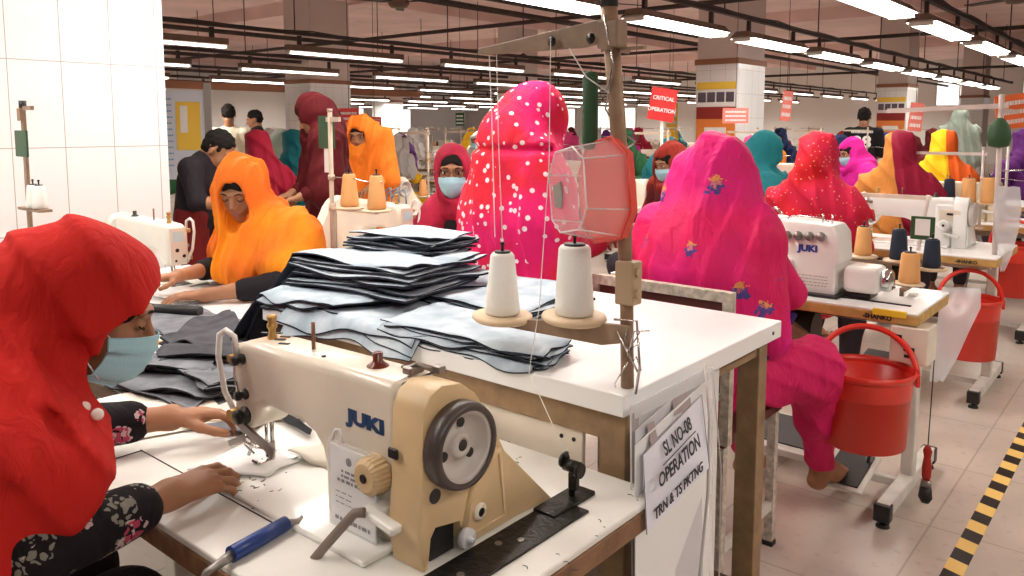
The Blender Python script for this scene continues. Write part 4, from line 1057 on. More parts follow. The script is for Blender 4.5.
for a_, b_ in (((-.138, .128), (-.138, .262)), ((-.138, .262), (.112, .302)), ((.112, .302), (.112, .168))): tx.tube([(.0090, a_[0], a_[1]), (.0090, b_[0], b_[1])], .0009, 4)
obj('sheet_border', tx, mat('grey_print2', (.22, .22, .24), .6), ds)
yz(0, -.160, .165, -.55, .352, .0115, SLEEVE, 'clear_film', .0008)
obj('film_edge', MB().tube([(.0125, .130, .36), (.0125, .12, .26), (.0125, .10, .12), (.0125, .06, -.1), (.0125, .02, -.4)], .0032, 6).tube([(.0125, .165, .345), (.0125, .16, .15), (.0125, .165, -.1), (.0125, .16, -.5)], .0014, 6).tube([(.0125, -.16, .35), (.0125, -.165, -.5)], .0018, 6), mat('film_fold', (.50, .46, .46), .3), ds)
obj('tape_strip', MB().box((.0135, -.0, .338), (.001, .30, .026)), CLEAR_BAG, ds)
for c_ in kids(ds):
    for v in c_.data.vertices:
        t_ = min(max((.35 - v.co.z) / .15, 0), 1); t_ = t_ * t_ * (3 - 2 * t_); v.co.x += .080 * t_; v.co.y = v.co.y * (1 - .08 * t_) - .10 * t_; v.co.z += .035 * t_
obj('side_panel', MB().box((-.018, .225, .43), (.010, .40, .86)), mat('panel_white', (.74, .72, .70), .5), wt)

# tall brown thread stand at the corner of the white table
ts = thing('thread_stand', 'tall brown metal thread stand clamped to the near corner of the white table', 'thread stand', (-.775, 1.262, .911))
top = V3((-.052, 0, .706)); mid = V3((-.012, 0, .30))
obj('pole', MB().tube([(0, 0, -.0), (-.004, 0, .15), tuple(mid), (-.030, 0, .50), tuple(top)], .0135, 12, rs=[.0125, .0125, .0135, .015, .0155]), mat('bare_brown_pole', (.34, .21, .13), .45, var=.3, vscale=22, metal=.3), ts)
obj('pole_cap', MB().cyl(top, top + V3((0, 0, .026)), .017, n=16), BLACK, ts)
obj('guide_arm', MB().prism([(-.05, -.022), (-.055, .020), (-.365, -.016), (-.37, -.026), (-.34, -.030), (-.10, -.030)], (0, -.012, .665), (1, 0, 0), (0, 0, 1), -.012), BROWNM, ts, bevel=.002)
[obj('arm_eyelet', MB().lathe([(0, -.004), (.010, 0), (0, .004)], (x, -.024, .649), (0, 1, 0), n=16), BLACKM, ts) for x in (-.165, -.075)]
obj('clamp', MB().box((-.044, 0, .655), (.045, .036, .05), bev=.004).cyl((-.04, -.03, .63), (-.04, .05, .63), .006, n=8).box((-.02, 0, .628), (.09, .01, .006)), BROWNM, ts)
obj('sleeve_clamp', MB().box((.0, -.002, .20), (.040, .034, .082), bev=.004).cyl((.020, -.006, .222), (.026, -.006, .222), .009, n=12).cyl((.020, -.006, .182), (.026, -.006, .182), .009, n=12), BEIGE_P if False else mat('tan_clamp', (.46, .33, .21), .4), ts)
obj('disc_bar', MB().prism([(.012, -.018), (.012, .014), (-.11, .004), (-.31, -.024), (-.31, -.038), (-.05, -.034)], (0, -.015, .108), (1, 0, 0), (0, 0, 1), -.010), BROWNM, ts, bevel=.002)
obj('bar_screw', MB().cyl((-.125, -.016, .108), (-.125, -.019, .108), .004, n=10), STEEL, ts)
for x, y, z in ((-.293, -.02, .094), (-.110, -.02, .121)):
    obj('cone_disc', MB().lathe([(0, -.010), (.058, -.008), (.064, -.002), (.062, .004), (.05, .006), (.0, .004)], (x, y, z), (.04, 0, 1), n=36), BEIGE_P, ts)
r = random.Random(2); m = MB()
for i in range(5):
    p0 = V3((r.uniform(-.01, .04), -.02, r.uniform(.03, .12))); p1 = p0 + V3((r.uniform(-.03, .03), 0, r.uniform(-.05, .05))); p2 = p1 + V3((r.uniform(-.03, .03), .01, r.uniform(-.04, .04))); m.tube([p0, p1, p2], .0015, 5)
m.tube([(-.02, -.018, .13), (.03, -.02, .135), (.038, -.02, .05), (.03, -.02, -.002)], .0025, 6); m.tube([(-.012, -.02, .11), (.034, -.02, .04)], .002, 6)
obj('wire_tie', m, STEEL, ts)
m = MB(); m.tube([(-.030, -.017, .42), (-.01, -.018, .44), (.0, .016, .46), (-.04, .018, .48), (-.045, -.018, .52), (-.03, -.018, .6), (-.05, -.018, .69)], .002, 6); obj('wound_wire', m, STEEL, ts)
cone('thread_cone', 'white thread cone on the left disc of the tall brown stand', (-1.068, 1.242, 1.011), THREAD_W, .128, .036, .023)
cone('thread_cone', 'larger white thread cone on the right disc beside the pole', (-.885, 1.242, 1.038), THREAD_W, .134, .038, .029)
m = MB(); m.tube([(-1.11, 1.25, 1.545), (-1.20, 1.36, 1.40), (-1.42, 1.62, 1.10)], .0012, 4); o = obj('guide_thread', m, THREAD_W); tag(o, 'white thread slanting down left from the tip of the guide arm', 'thread')
m = MB(); m.tube([(-1.09, 1.25, 1.545), (-1.08, 1.245, 1.35), (-1.068, 1.242, 1.165)], .0012, 4); o = obj('guide_thread', m, THREAD_W); tag(o, 'white thread rising from the left cone to the guide arm', 'thread')
m = MB(); m.tube([(-.94, 1.235, 1.565), (-.94, 1.232, 1.33), (-.938, 1.20, 1.05), (-.935, 1.165, .93), (-.78, 1.085, .82)], .0011, 4); o = obj('guide_thread', m, THREAD_W); tag(o, 'long white thread hanging from the guide arm down to the bobbin winder', 'thread')
m = MB(); m.tube([(-.90, 1.24, 1.545), (-.86, 1.24, 1.49), (-.81, 1.24, 1.46)], .0014, 4); o = obj('guide_thread', m, THREAD_W); tag(o, 'short white thread tied between guide arm and green roll', 'thread')
# rolled green cloth strapped to the pole
m = MB(); m.lathe([(0, 0), (.013, .003), (.016, .015), (.016, .135), (.013, .145), (0, .147)], (-.862, 1.256, 1.355), (.0, 0, 1), n=16, ellip=(1, .8)); o = obj('green_roll', m, GREEN); tag(o, 'dark green roll strapped upright to the tall brown stand', 'roll')
# clear food box with red bottom tied to the pole as a bin
bx = thing('plastic_box', 'clear and red plastic food box tied to the tall brown stand', 'box', (-.828, 1.212, 1.283))
def octo(w, h, c): return [(w - c, -h), (w, -h + c * 1.3), (w, h - c), (w - c * 1.2, h), (-w + c, h), (-w, h - c * 1.5), (-w, -h + c), (-w + c, -h)]
N_ = V3((-.36, -.93, .04)).normalized(); U_ = V3((.93, -.36, .20)); U_ = (U_ - N_ * U_.dot(N_)).normalized(); W_ = N_.cross(U_); W_ = W_ if W_.z > 0 else -W_
def ring(pts, d): return [U_ * p[0] + W_ * p[1] + N_ * d for p in pts]
n = 8; A = ring(octo(.072, .088, .034), -.030); B = ring(octo(.058, .074, .026), .052)
m = MB(); m.add(A + B, [(i, (i + 1) % n, n + (i + 1) % n, n + i) for i in range(n)] + [tuple(range(n, 2 * n))]); obj('clear_tub', m, CLEAR, bx)
m = MB().tube(B, .0016, 6, closed=True)
for i in range(n): m.tube([A[i], B[i]], .0013, 5)
obj('tub_ridges', m, mat('tub_rim_plastic', (.82, .74, .76), .3), bx)
R0 = ring(octo(.076, .092, .035), -.044); R1 = ring(octo(.077, .093, .035), -.028)
m = MB(); m.add(R0 + R1, [(i, (i + 1) % n, n + (i + 1) % n, n + i) for i in range(n)] + [tuple(range(n)), tuple(range(2 * n - 1, n - 1, -1))]); obj('red_lid', m, RED_TRAY, bx)
obj('lid_rim', MB().tube(R1, .003, 6, closed=True), RED_TRAY, bx)
m = MB(); q = ring([(-.040, .012), (-.014, .018), (-.010, -.012), (-.018, -.032), (-.038, -.026)], .0535); m.add(q + [v + N_ * .003 for v in q], [tuple(range(5)), tuple(range(9, 4, -1))] + [(i, (i + 1) % 5, 5 + (i + 1) % 5, 5 + i) for i in range(5)]); obj('label_scrap', m, mat('grey_label', (.30, .27, .24), .7), bx)

# ---------------------------------------------------------------- denim
def denim(name, c1, c2):
    m = mat(name, c1, .85, spec=.2); N = m.node_tree.nodes; L = m.node_tree.links; b = N['Principled BSDF']; tc = [n for n in N if n.type == 'TEX_COORD'][0]
    n = N.new('ShaderNodeTexNoise'); n.inputs['Scale'].default_value = 14; n.inputs['Detail'].default_value = 8; L.new(tc.outputs['Object'], n.inputs['Vector'])
    cr = N.new('ShaderNodeValToRGB'); cr.color_ramp.elements[0].color = (*c1, 1); cr.color_ramp.elements[1].color = (*c2, 1); cr.color_ramp.elements[0].position = .35; cr.color_ramp.elements[1].position = .68
    L.new(n.outputs['Fac'], cr.inputs['Fac']); L.new(cr.outputs['Color'], b.inputs['Base Color'])
    w = N.new('ShaderNodeTexNoise'); w.inputs['Scale'].default_value = 260; L.new(tc.outputs['Object'], w.inputs['Vector'])
    bp = N.new('ShaderNodeBump'); bp.inputs['Strength'].default_value = .35; bp.inputs['Distance'].default_value = .002; L.new(w.outputs['Fac'], bp.inputs['Height']); L.new(bp.outputs['Normal'], b.inputs['Normal']); return m
D_PALE = denim('denim_wrong_side', (.36, .45, .53), (.60, .68, .75)); D_DARK = denim('denim_right_side', (.014, .016, .026), (.03, .034, .05)); D_GREY = denim('grey_denim', (.13, .135, .155), (.24, .25, .28)); D_BLK = denim('black_denim', (.012, .012, .016), (.03, .03, .037))
D_GD = denim('charcoal_denim', (.045, .045, .055), (.085, .085, .10))
def sheet(quad, z, seed, wave=.004, th=.0022, nu=22, nv=14, edge=.006, curl=.02, ground=None, top=None, under=None):
    """one cut denim piece lying at height z; quad = 4 ground-plane corners"""
    r = random.Random(seed); a = [V3((q[0], q[1], 0)) for q in quad]; ph = [r.uniform(0, 6) for _ in range(8)]
    vs = []
    for j in range(nv + 1):
        v = j / nv
        for i in range(nu + 1):
            u = i / nu
            eu = edge * (math.sin(u * 7 + ph[0]) + .5 * math.sin(u * 17 + ph[1])) ; ev = edge * (math.sin(v * 6 + ph[2]) + .5 * math.sin(v * 13 + ph[3]))
            p = (a[0] * (1 - u) + a[1] * u) * (1 - v) + (a[3] * (1 - u) + a[2] * u) * v
            du = (a[1] - a[0]).normalized(); dv = (a[3] - a[0]).normalized()
            p = p + du * ev * (abs(2 * u - 1) ** 2) * (1 if u > .5 else -1) + dv * eu * (abs(2 * v - 1) ** 2) * (1 if v > .5 else -1)
            zz = z + wave * (math.sin(p.x * 18 + ph[4] + 2 * math.sin(p.y * 9 + ph[5])) + .5 * math.sin(p.y * 33 + p.x * 12 + ph[6]))
            e = min(u, 1 - u, v * .8, (1 - v) * .8)
            zz += curl * max(0, .12 - e) / .12 * (.5 * math.sin((u + v) * 7 + ph[7]))
            if ground:
                x0, x1, y0, y1, zg = ground
                o = max(x0 - p.x, p.x - x1, y0 - p.y, p.y - y1)
                if o > 0: zz = zz - min(o * 1.1, .2) - o * o * 2
                else: zz = max(zz, zg + .0015)
            vs.append(V3((p.x, p.y, zz)))
    m = MB(); W = nu + 1; n = len(vs)
    fs = [(j * W + i, j * W + i + 1, (j + 1) * W + i + 1, (j + 1) * W + i) for j in range(nv) for i in range(nu)]
    lo = [v - V3((0, 0, th)) for v in vs]
    m.add(vs, fs, 0, True); m.add(lo, [tuple(reversed(f)) for f in fs], 1, True)
    rim = list(range(W)) + [j * W + nu for j in range(1, nv + 1)] + [nv * W + i for i in range(nu - 1, -1, -1)] + [j * W for j in range(nv - 1, 0, -1)]
    k = len(rim); m.add([vs[i] for i in rim] + [lo[i] for i in rim], [(i, k + i, k + (i + 1) % k, (i + 1) % k) for i in range(k)], 1)
    return m
ORD2 = ['first', 'second', 'third', 'fourth', 'fifth', 'sixth', 'seventh', 'eighth']
GW = (-1.915, -.757, 1.218, 1.955, .911)
def stack(quad, z0, n, lab_top, lab, grp, seed, dz=.009, jit=.018, wave=.003, ground=GW, tops=None, drift=(0, 0), mats=None, curl=.007):
    r = random.Random(seed); mats = mats or [D_PALE, D_DARK]
    for i in range(n):
        q = [(a + r.uniform(-jit, jit) + drift[0] * i, b + r.uniform(-jit, jit) + drift[1] * i) for a, b in quad]
        last = i == n - 1
        mb = sheet(q, z0 + i * dz, seed * 31 + i, wave * (.6 + .4 * i / n), th=dz * .55 if not last else .004, ground=ground, curl=curl)
        o = obj('denim_piece', mb, mats); tag(o, lab_top if last else '%s, %s from the top' % (lab, ORD2[n - 1 - i]), 'denim piece', grp)
stack([(-2.02, 1.20), (-1.60, 1.22), (-1.50, 1.62), (-1.98, 1.66)], .916, 5, 'topmost denim piece of the low layer drooping over the left corner of the white table', 'denim piece low in the back stack, left table corner', 'lower pieces of the big stack', 11, dz=.010, jit=.03)
stack([(-1.98, 1.28), (-1.46, 1.34), (-1.50, 1.66), (-1.94, 1.68)], .968, 8, 'big pale blue denim piece on top of the tall back stack', 'denim piece in the middle of the tall back stack', 'middle pieces of the tall stack', 12, dz=.010, jit=.02, wave=.006, drift=(-.004, .004))
stack([(-1.91, 1.50), (-1.60, 1.55), (-1.60, 1.74), (-1.90, 1.74)], 1.035, 6, 'pale denim piece crowning the tall stack on the white table', 'denim piece in the raised crown of the tall stack', 'rear pieces of the tall stack', 13, dz=.010, jit=.014, wave=.004)
stack([(-1.66, 1.47), (-1.20, 1.45), (-1.22, 1.80), (-1.68, 1.86)], .916, 6, 'smooth pale denim piece on top of the stack behind the white thread cones', 'dark edged denim piece in the stack behind the cones', 'pieces of the stack behind the cones', 14, dz=.007, jit=.014, wave=.0015)
stack([(-1.80, 1.20), (-1.30, 1.205), (-1.36, 1.42), (-1.84, 1.46)], .914, 4, 'topmost pale denim piece at the front left edge of the white table', 'denim piece at the front left table edge', 'front left pieces', 15, dz=.006, jit=.02, wave=.004)
stack([(-1.42, 1.215), (-.96, 1.225), (-.98, 1.36), (-1.46, 1.46)], .914, 7, 'long pale denim piece on top of the front stack that runs towards the thread cones', 'long denim piece in the front stack', 'pieces of the long front stack', 16, dz=.0055, jit=.016, wave=.0025)
GL = (-3.6, -.62, .5, 2.1, T0)
stack([(-2.02, .83), (-1.70, .88), (-1.72, 1.08), (-2.12, 1.08)], T0 + .004, 4, 'grey denim piece with dark folded edges on top of the pile behind the blue mask', 'grey denim piece in the pile behind the blue mask', 'grey pieces behind the mask', 17, dz=.007, jit=.025, ground=GL, mats=[D_GREY, D_BLK], curl=.02)
stack([(-2.20, 1.08), (-1.86, 1.02), (-1.96, 1.20), (-2.42, 1.38)], T0 + .008, 4, 'charcoal denim piece curled over at the top of the slanting dark pile', 'dark denim piece in the slanting pile left of the table', 'dark pieces left of the white table', 18, dz=.013, jit=.03, wave=.008, ground=GL, mats=[D_GD, D_BLK], curl=.03)
stack([(-1.93, .97), (-1.70, .93), (-1.66, 1.10), (-1.92, 1.16)], T0 + .034, 3, 'grey striped looking denim piece nearest the machine head', 'grey denim piece near the machine head', 'grey pieces nearest the machine head', 19, dz=.006, jit=.02, ground=GL, mats=[D_GREY, D_BLK], curl=.012)
stack([(-2.75, 1.20), (-2.35, 1.14), (-2.30, 1.40), (-2.72, 1.42)], T0 + .004, 2, 'flat grey denim piece beside the dark roller on the rear left table', 'flat grey denim piece lowest beside the dark roller', 'flat pieces by the roller', 20, dz=.006, jit=.02, ground=GL, mats=[D_GREY, D_BLK], curl=.01)
stack([(-2.06, 1.02), (-1.98, .96), (-1.72, 1.13), (-1.78, 1.20)], T0 + .052, 3, 'narrow folded charcoal strip on top of the dark slanting pile', 'narrow charcoal strip in the dark slanting pile', 'narrow strips of the dark pile', 23, dz=.007, jit=.02, ground=GL, mats=[D_GD, D_BLK], curl=.012)
stack([(-2.10, .92), (-2.03, .86), (-1.80, .98), (-1.86, 1.04)], T0 + .036, 3, 'narrow grey strip on top of the pile behind the blue mask', 'narrow grey strip in the pile behind the blue mask', 'narrow grey strips', 24, dz=.007, jit=.02, ground=GL, mats=[D_GREY, D_BLK], curl=.010)
# white papers, cuttings and rods on the table at the left
def flat(name, lab, cat, pts, z, m_, th=.0015, grp=None):
    o = obj(name, MB().prism(pts, (0, 0, z), (1, 0, 0), (0, 1, 0), th), m_); tag(o, lab, cat, grp); return o
IVORY = mat('ivory_cloth', (.80, .76, .66), .8, bump=.2, bscale=30)
g = [(-1.90, .66), (-1.62, .70), (-1.55, .90), (-1.72, .95), (-1.92, .86)]; flat('pattern_sheet', 'large ivory pocketing sheet on the table behind the two working hands', 'sheet', g, T0 + .003, IVORY)
flat('pattern_sheet', 'narrow ivory strip with brown folded edge behind the left hand', 'sheet', [(-1.70, .76), (-1.42, 1.02), (-1.45, 1.04), (-1.74, .80)], T0 + .006, mat('tan_edge_cloth', (.62, .5, .36), .8))
flat('cloth_piece', 'grey triangular denim scrap just behind the left wrist', 'cloth scrap', [(-1.60, .80), (-1.46, .88), (-1.50, .96)], T0 + .009, D_GREY)
flat('cloth_piece', 'black triangular scrap pointing at the machine head', 'cloth scrap', [(-1.50, .97), (-1.34, .95), (-1.36, .97), (-1.50, 1.0)], T0 + .012, D_BLK)
o = obj('pocket_piece', sheet([(-1.37, .70), (-1.235, .775), (-1.25, .86), (-1.40, .84)], T0 + .0145, 77, .0012, .002, 12, 8, .003, .002), [PAPER, PAPER]); tag(o, 'small white pocket piece being fed under the needle', 'cloth piece')
o = obj('pocket_piece', sheet([(-1.27, .86), (-1.12, .87), (-1.10, 1.0), (-1.33, 1.02)], T0 + .017, 79, .006, .002, 14, 8, .006, .01), [IVORY, IVORY]); tag(o, 'crumpled ivory cloth coming out behind the needle', 'cloth piece')
o = obj('roller_bar', MB().cyl((-2.80, 1.22, T0 + .020), (-2.52, 1.36, T0 + .020), .017, n=16), BLACK); tag(o, 'black round bar lying on the rear left table', 'bar')
o = obj('wooden_stick', MB().cyl((-2.34, 1.03, T0 + .012), (-2.06, 1.20, T0 + .026), .007, n=10), WOOD_Y); tag(o, 'thin wooden stick sticking out of the dark pile', 'stick')
m = MB().tube([(-1.42, .98, T0 + .02), (-1.36, 1.0, T0 + .045), (-1.28, .98, T0 + .05), (-1.22, .94, T0 + .02)], .004, 6); o = obj('black_cord', m, BLACK); tag(o, 'short black cord arching behind the machine head', 'cord')

# rear left table and its machine (operator in orange)
sewing_table('sewing_table', 'white sewing table of the woman in the orange scarf', (-1.955, .84, 0), 1.58, 1.02, T0, edge=WOOD_D, box=False, pedal=False)
lockstitch('sewing_machine', 'cream sewing machine with pale blue sticker in front of the orange scarf', (-3.09, 1.565, T0 + .001), PI, body=mat('ivory_enamel', (.78, .74, .66), .3, var=.05))
o = obj('pocket_piece', sheet([(-3.0, 1.40), (-2.72, 1.42), (-2.70, 1.56), (-3.02, 1.57)], T0 + .010, 91, .003, .002, 12, 8, .004, .004), [PAPER, PAPER]); tag(o, 'white cloth piece under the needle of the machine by the orange scarf', 'cloth piece')
# stand with green card on the tiled pier side
st = thing('thread_stand', 'brown stand with a green card in front of the tiled wall', 'thread stand', (-3.55, 1.205, T0))
obj('pole', MB().box((0, 0, .355), (.026, .012, .71)), BROWNM, st); obj('guide_arm', MB().box((.045, 0, .715), (.11, .012, .016)), BROWNM, st)
obj('pole_cap', MB().cyl((0, 0, .71), (0, 0, .745), .014, n=12), BLACK, st)
obj('clamp', MB().box((0, -.008, .69), (.034, .02, .05), bev=.003), BROWNM, st)
obj('green_card', MB().box((.0, -.012, .575), (.125, .008, .105), bev=.003), GREEN, st)
obj('shelf', MB().box((.06, 0, .315), (.22, .05, .01)), BROWNM, st)
for i, (x, s_) in enumerate(((.055, 'left'), (.115, 'right'))): cone('thread_cone', '%s white thread cone with black spindle in front of the tiled wall' % s_, (-3.55 + x, 1.205, T0 + .322), THREAD_W, .09, .028, .02)
# ---------------------------------------------------------------- red scarf woman at the foreground machine
C_RED = cloth('red_scarf_cloth', (.50, .016, .012), .8, .5)
FLORAL = cloth('black_floral_cloth', (.011, .008, .010), .8)
def floral(m):
    N = m.node_tree.nodes; L = m.node_tree.links; b = N['Principled BSDF']; tc = [n for n in N if n.type == 'TEX_COORD'][0]
    nz = N.new('ShaderNodeTexNoise'); nz.inputs['Scale'].default_value = 45; L.new(tc.outputs['Object'], nz.inputs['Vector'])
    sc = N.new('ShaderNodeVectorMath'); sc.operation = 'SCALE'; sc.inputs['Scale'].default_value = .022; L.new(nz.outputs['Color'], sc.inputs[0])
    ad = N.new('ShaderNodeVectorMath'); ad.operation = 'ADD'; L.new(tc.outputs['Object'], ad.inputs[0]); L.new(sc.outputs[0], ad.inputs[1]); prev = None
    for big, bs, sm, ss, col in ((17, .42, 95, .50, (.20, .19, .16)), (15, .34, 78, .50, (.50, .36, .38)), (15, .30, 62, .48, (.40, .05, .10))):
        fs = []
        for sc_, sz in ((big, bs), (sm, ss)):
            v = N.new('ShaderNodeTexVoronoi'); v.inputs['Scale'].default_value = sc_; L.new(ad.outputs[0], v.inputs['Vector'])
            lt = N.new('ShaderNodeMath'); lt.operation = 'LESS_THAN'; lt.inputs[1].default_value = sz; L.new(v.outputs['Distance'], lt.inputs[0]); fs.append(lt)
        mu = N.new('ShaderNodeMath'); mu.operation = 'MULTIPLY'; L.new(fs[0].outputs[0], mu.inputs[0]); L.new(fs[1].outputs[0], mu.inputs[1])
        mx = N.new('ShaderNodeMix'); mx.data_type = 'RGBA'; L.new(mu.outputs[0], mx.inputs['Factor'])
        if prev: L.new(prev, mx.inputs[6])
        else: mx.inputs[6].default_value = (.011, .008, .010, 1)
        mx.inputs[7].default_value = (*col, 1); prev = mx.outputs[2]
    L.new(prev, b.inputs['Base Color'])
floral(FLORAL)
# --- woman in red
OX, OY = -1.45, .26
p = thing('person', 'woman in a red headscarf, blue mask and black floral dress sewing in the foreground', 'person', (OX, OY, 0))
L_ = lambda x, y, z: (x - OX, y - OY, z)
jr = J(SIT, pelvis=(0, -.10, .57), waist=(0, -.06, .74), chest=(.01, .02, .90), neck=(.05, .15, 1.00), head=L_(-1.36, .545, 1.10), hpitch=-20, hyaw=-25, hroll=0,
       shL=(-.14, .05, .955), shR=(.17, .04, .955), elL=L_(-1.66, .50, .82), elR=L_(-1.20, .38, .80), wrL=L_(-1.53, .755, .815), wrR=L_(-1.235, .60, .800),
       hipL=(-.09, -.08, .55), hipR=(.09, -.08, .55), knL=(-.11, .30, .56), knR=(.11, .30, .56), anL=(-.11, .30, .09), anR=(.11, .30, .09))
hp = dict(L=dict(fwd=(.42, .72, -.03), back=(-.25, .1, .96), curl=(16, 18, 22, 26), bend=26, thumb=(35, 5)), R=dict(fwd=(-.16, .92, -.06), back=(.25, 0, .97), curl=(10, 14, 20, 26), bend=24, thumb=(35, 5)))
body, T = make_body(p, jr, .0038, True, True, hp)
eyes(p, body, T, True)
face_mask(p, T)
make_dress(p, jr, FLORAL, .008, sleeve=.72, disp=folds([((0, .6, 1), .06, .004), ((1, .2, .3), .08, .004)], seed=3))
make_trousers(p, jr, cloth('dark_trousers', (.02, .015, .02)), .012)
scarf_hair(p, T)
S = SDF(); hood_sdf(S, jr, T, .006, peak=0)
n = V3(jr['neck'])
S.setT(T); S.c((0, -.05, .04), (0, -.11, .0), .09, .08, k=.06); S.setT(None)
S.c(n, L_(-1.62, .36, .93), .10, .09, k=.06); S.c(n, L_(-1.28, .32, .93), .10, .085, k=.06)
S.c(L_(-1.28, .32, .93), L_(-1.20, .42, .90), .085, .06, k=.09); S.c(L_(-1.27, .33, .92), L_(-1.25, .30, .80), .09, .08, k=.09); S.c(L_(-1.36, .46, 1.0), L_(-1.24, .42, .90), .06, .05, k=.08)
S.c(L_(-1.45, .20, .95), L_(-1.43, .12, .62), .16, .18, k=.08, flat=.7); S.c(L_(-1.32, .28, .9), L_(-1.34, .22, .74), .10, .12, k=.08, flat=.8)
S.c(L_(-1.42, .44, .97), L_(-1.42, .46, .88), .085, .09, k=.06)
S.setT(T); S.e((0, .118, -.048), (.15, .100, .135), rot=(-16, 0, 0), k=.006, op='s'); S.setT(None)
S.c(L_(-1.36, .34, .93), L_(-1.285, .43, .925), .085, .075, k=.05)
f1 = folds([((.2, .75, .45), .085, .014), ((.6, -.3, .7), .14, .012)], seed=5)
S.mesh('headscarf', C_RED, p, .0065, f1)
m = MB()
for i, q in enumerate(((0, 0, 0), (.018, .010, -.012), (.034, .022, -.022))): m.ell(V3(L_(-1.262, .470, .990)) + V3(q), (.0095, .0095, .0095), 14)
obj('pearl_pin', m, mat('pearl', (.8, .68, .62), .2, coat=.5), p)
st = thing('stool', 'stool under the woman in the red scarf', 'stool', (OX, OY - .09, 0))
obj('seat', MB().box((0, 0, .44), (.34, .30, .03), bev=.005), WOOD_M, st)
for x in (-.14, .14):
    for y in (-.12, .12): obj('leg', MB().box((x, y, .212), (.03, .03, .425)), FRAME, st)

# --- woman in orange
C_OR = cloth('orange_scarf_cloth', (.86, .27, .015), .75, .6, col2=(.80, .17, .02), c2scale=3.)
OX, OY = -2.80, 1.87
p = thing('person', 'young woman in an orange scarf looking down at the cream machine with the blue sticker', 'person', (OX, OY, 0), PI)
jo = J(SIT, pelvis=(0, -.04, .57), waist=(0, -.02, .74), chest=(.01, .04, .92), neck=(.0, .08, 1.04), head=(.03, .155, 1.155), hpitch=-26, hyaw=34, hroll=0,
       shL=(-.15, .06, .98), shR=(.15, .06, .98), elL=(-.25, .19, .81), elR=(.24, .12, .82), wrL=(-.11, .40, .79), wrR=(.12, .38, .83))
hp = dict(L=dict(fwd=(.75, .60, -.05), back=(0, .1, 1), curl=(8, 10, 14, 18), bend=18, thumb=(40, 20)), R=dict(fwd=(-.1, .9, .0), back=(.2, 0, 1), curl=(20, 24, 28, 30), bend=32, thumb=(35, 5)))
body, T = make_body(p, jo, .0045, True, True, hp)
eyes(p, body, T, True)
for z, h in ((-.060, .0048), (-.069, .0052)):
    m = MB(); m.ell((0, 0, 0), (.0195 if z > -.065 else .017, .006, h), 14); m.v = [tuple(T @ (V3(v) + V3((0, .0855 - .18 * v[0] ** 2 * 20, z)))) for v in m.v]; obj('lip', m, LIP, body)
make_dress(p, jo, cloth('black_cloth', (.016, .013, .016)), .010, sleeve=.45, name='black_blouse')
make_trousers(p, jo, cloth('black_cloth', (.016, .013, .016)), .014)
scarf_hair(p, T, .006)
S = SDF(); hood_sdf(S, jo, T, .006, peak=0)
for q in 'LR':
    s = -1 if q == 'L' else 1
    sh = V3(jo['sh' + q]); S.c(sh, sh + V3((s * .02, .02, -.10)), .075, .10, k=.06); S.c(sh + V3((0, -.04, -.02)), sh + V3((-s * .02, -.09, -.26)), .09, .13, k=.08)
    S.c((s * .04, .14, 1.0), (s * .06, .20, .84), .06, .065, k=.05); S.c(sh, sh.lerp(V3(jo['el' + q]), .6), .085, .088, k=.06)
S.c((0, .12, 1.02), (0, .17, .86), .08, .085, k=.06)
S.setT(T); S.c((-.07, .03, -.0), (-.06, .05, -.14), .035, .05, k=.04); S.c((.07, .03, -.0), (.055, .06, -.14), .035, .05, k=.04); S.setT(None)
hood_open(S, T, .068, .100, .085, .112, -.026, 6)
S.mesh('headscarf', C_OR, p, .0062, folds([((1, .15, .15), .055, .013), ((.8, .5, .2), .09, .010)], seed=8))
m = MB(); m.ell((-.11, .135, 1.015), (.012, .006, .018), 10); obj('brooch', m, mat('dark_brooch', (.08, .09, .06), .3, metal=.6), p)
def simple_stool(lab, x, y, h=.44):
    st = thing('stool', lab, 'stool', (x, y, 0)); obj('seat', MB().box((0, 0, h), (.34, .30, .03), bev=.005), WOOD_M, st)
    for a in (-.14, .14):
        for b in (-.12, .12): obj('leg', MB().box((a, b, h / 2 - .008), (.03, .03, h - .015)), FRAME, st)
simple_stool('stool under the young woman in the orange scarf', OX, OY + .05)

# --- pink dotted standing woman, seen from behind
C_PK = dots('pink_dotted_cloth', (.82, .018, .16), (.85, .72, .76), 30, .25, col2=(.72, .022, .045))
p = thing('person', 'standing person wrapped in a hot pink scarf with white dots, seen from behind', 'person', (-1.72, 2.10, 0), -.35)
jp = J(STAND, head=(.0, .06, 1.395), neck=(0, .0, 1.32), chest=(0, -.01, 1.16), waist=(0, 0, .98), pelvis=(0, 0, .84), shL=(-.155, -.01, 1.20), shR=(.155, -.01, 1.20), elL=(-.21, .05, 1.02), elR=(.21, .06, 1.0), wrL=(-.10, .26, 1.0), wrR=(.10, .26, 1.0), hpitch=-20, hyaw=-6, hipL=(-.085, 0, .80), hipR=(.085, 0, .80))
make_body(p, jp, .006, False, True)
make_trousers(p, jp, cloth('crimson_cloth', (.42, .02, .06)), .012)
make_dress(p, jp, cloth('crimson_cloth', (.42, .02, .06)), .012, sleeve=.8, lap=False, skirt=.35)
S = SDF(); T = head_frame(jp); hood_sdf(S, jp, T, .004)
S.setT(T); S.c((.0, -.03, .07), (.01, -.09, -.05), .080, .095, k=.05); S.setT(None)
for s in (-1, 1):
    S.c((s * .10, -.03, 1.27), (s * .17, -.03, 1.08), .085, .10, k=.08); S.c((s * .17, -.03, 1.08), (s * .15, .0, .72), .10, .12, k=.08)
S.c((0, -.05, 1.30), (0, -.06, .78), .11, .16, k=.08, flat=.85)
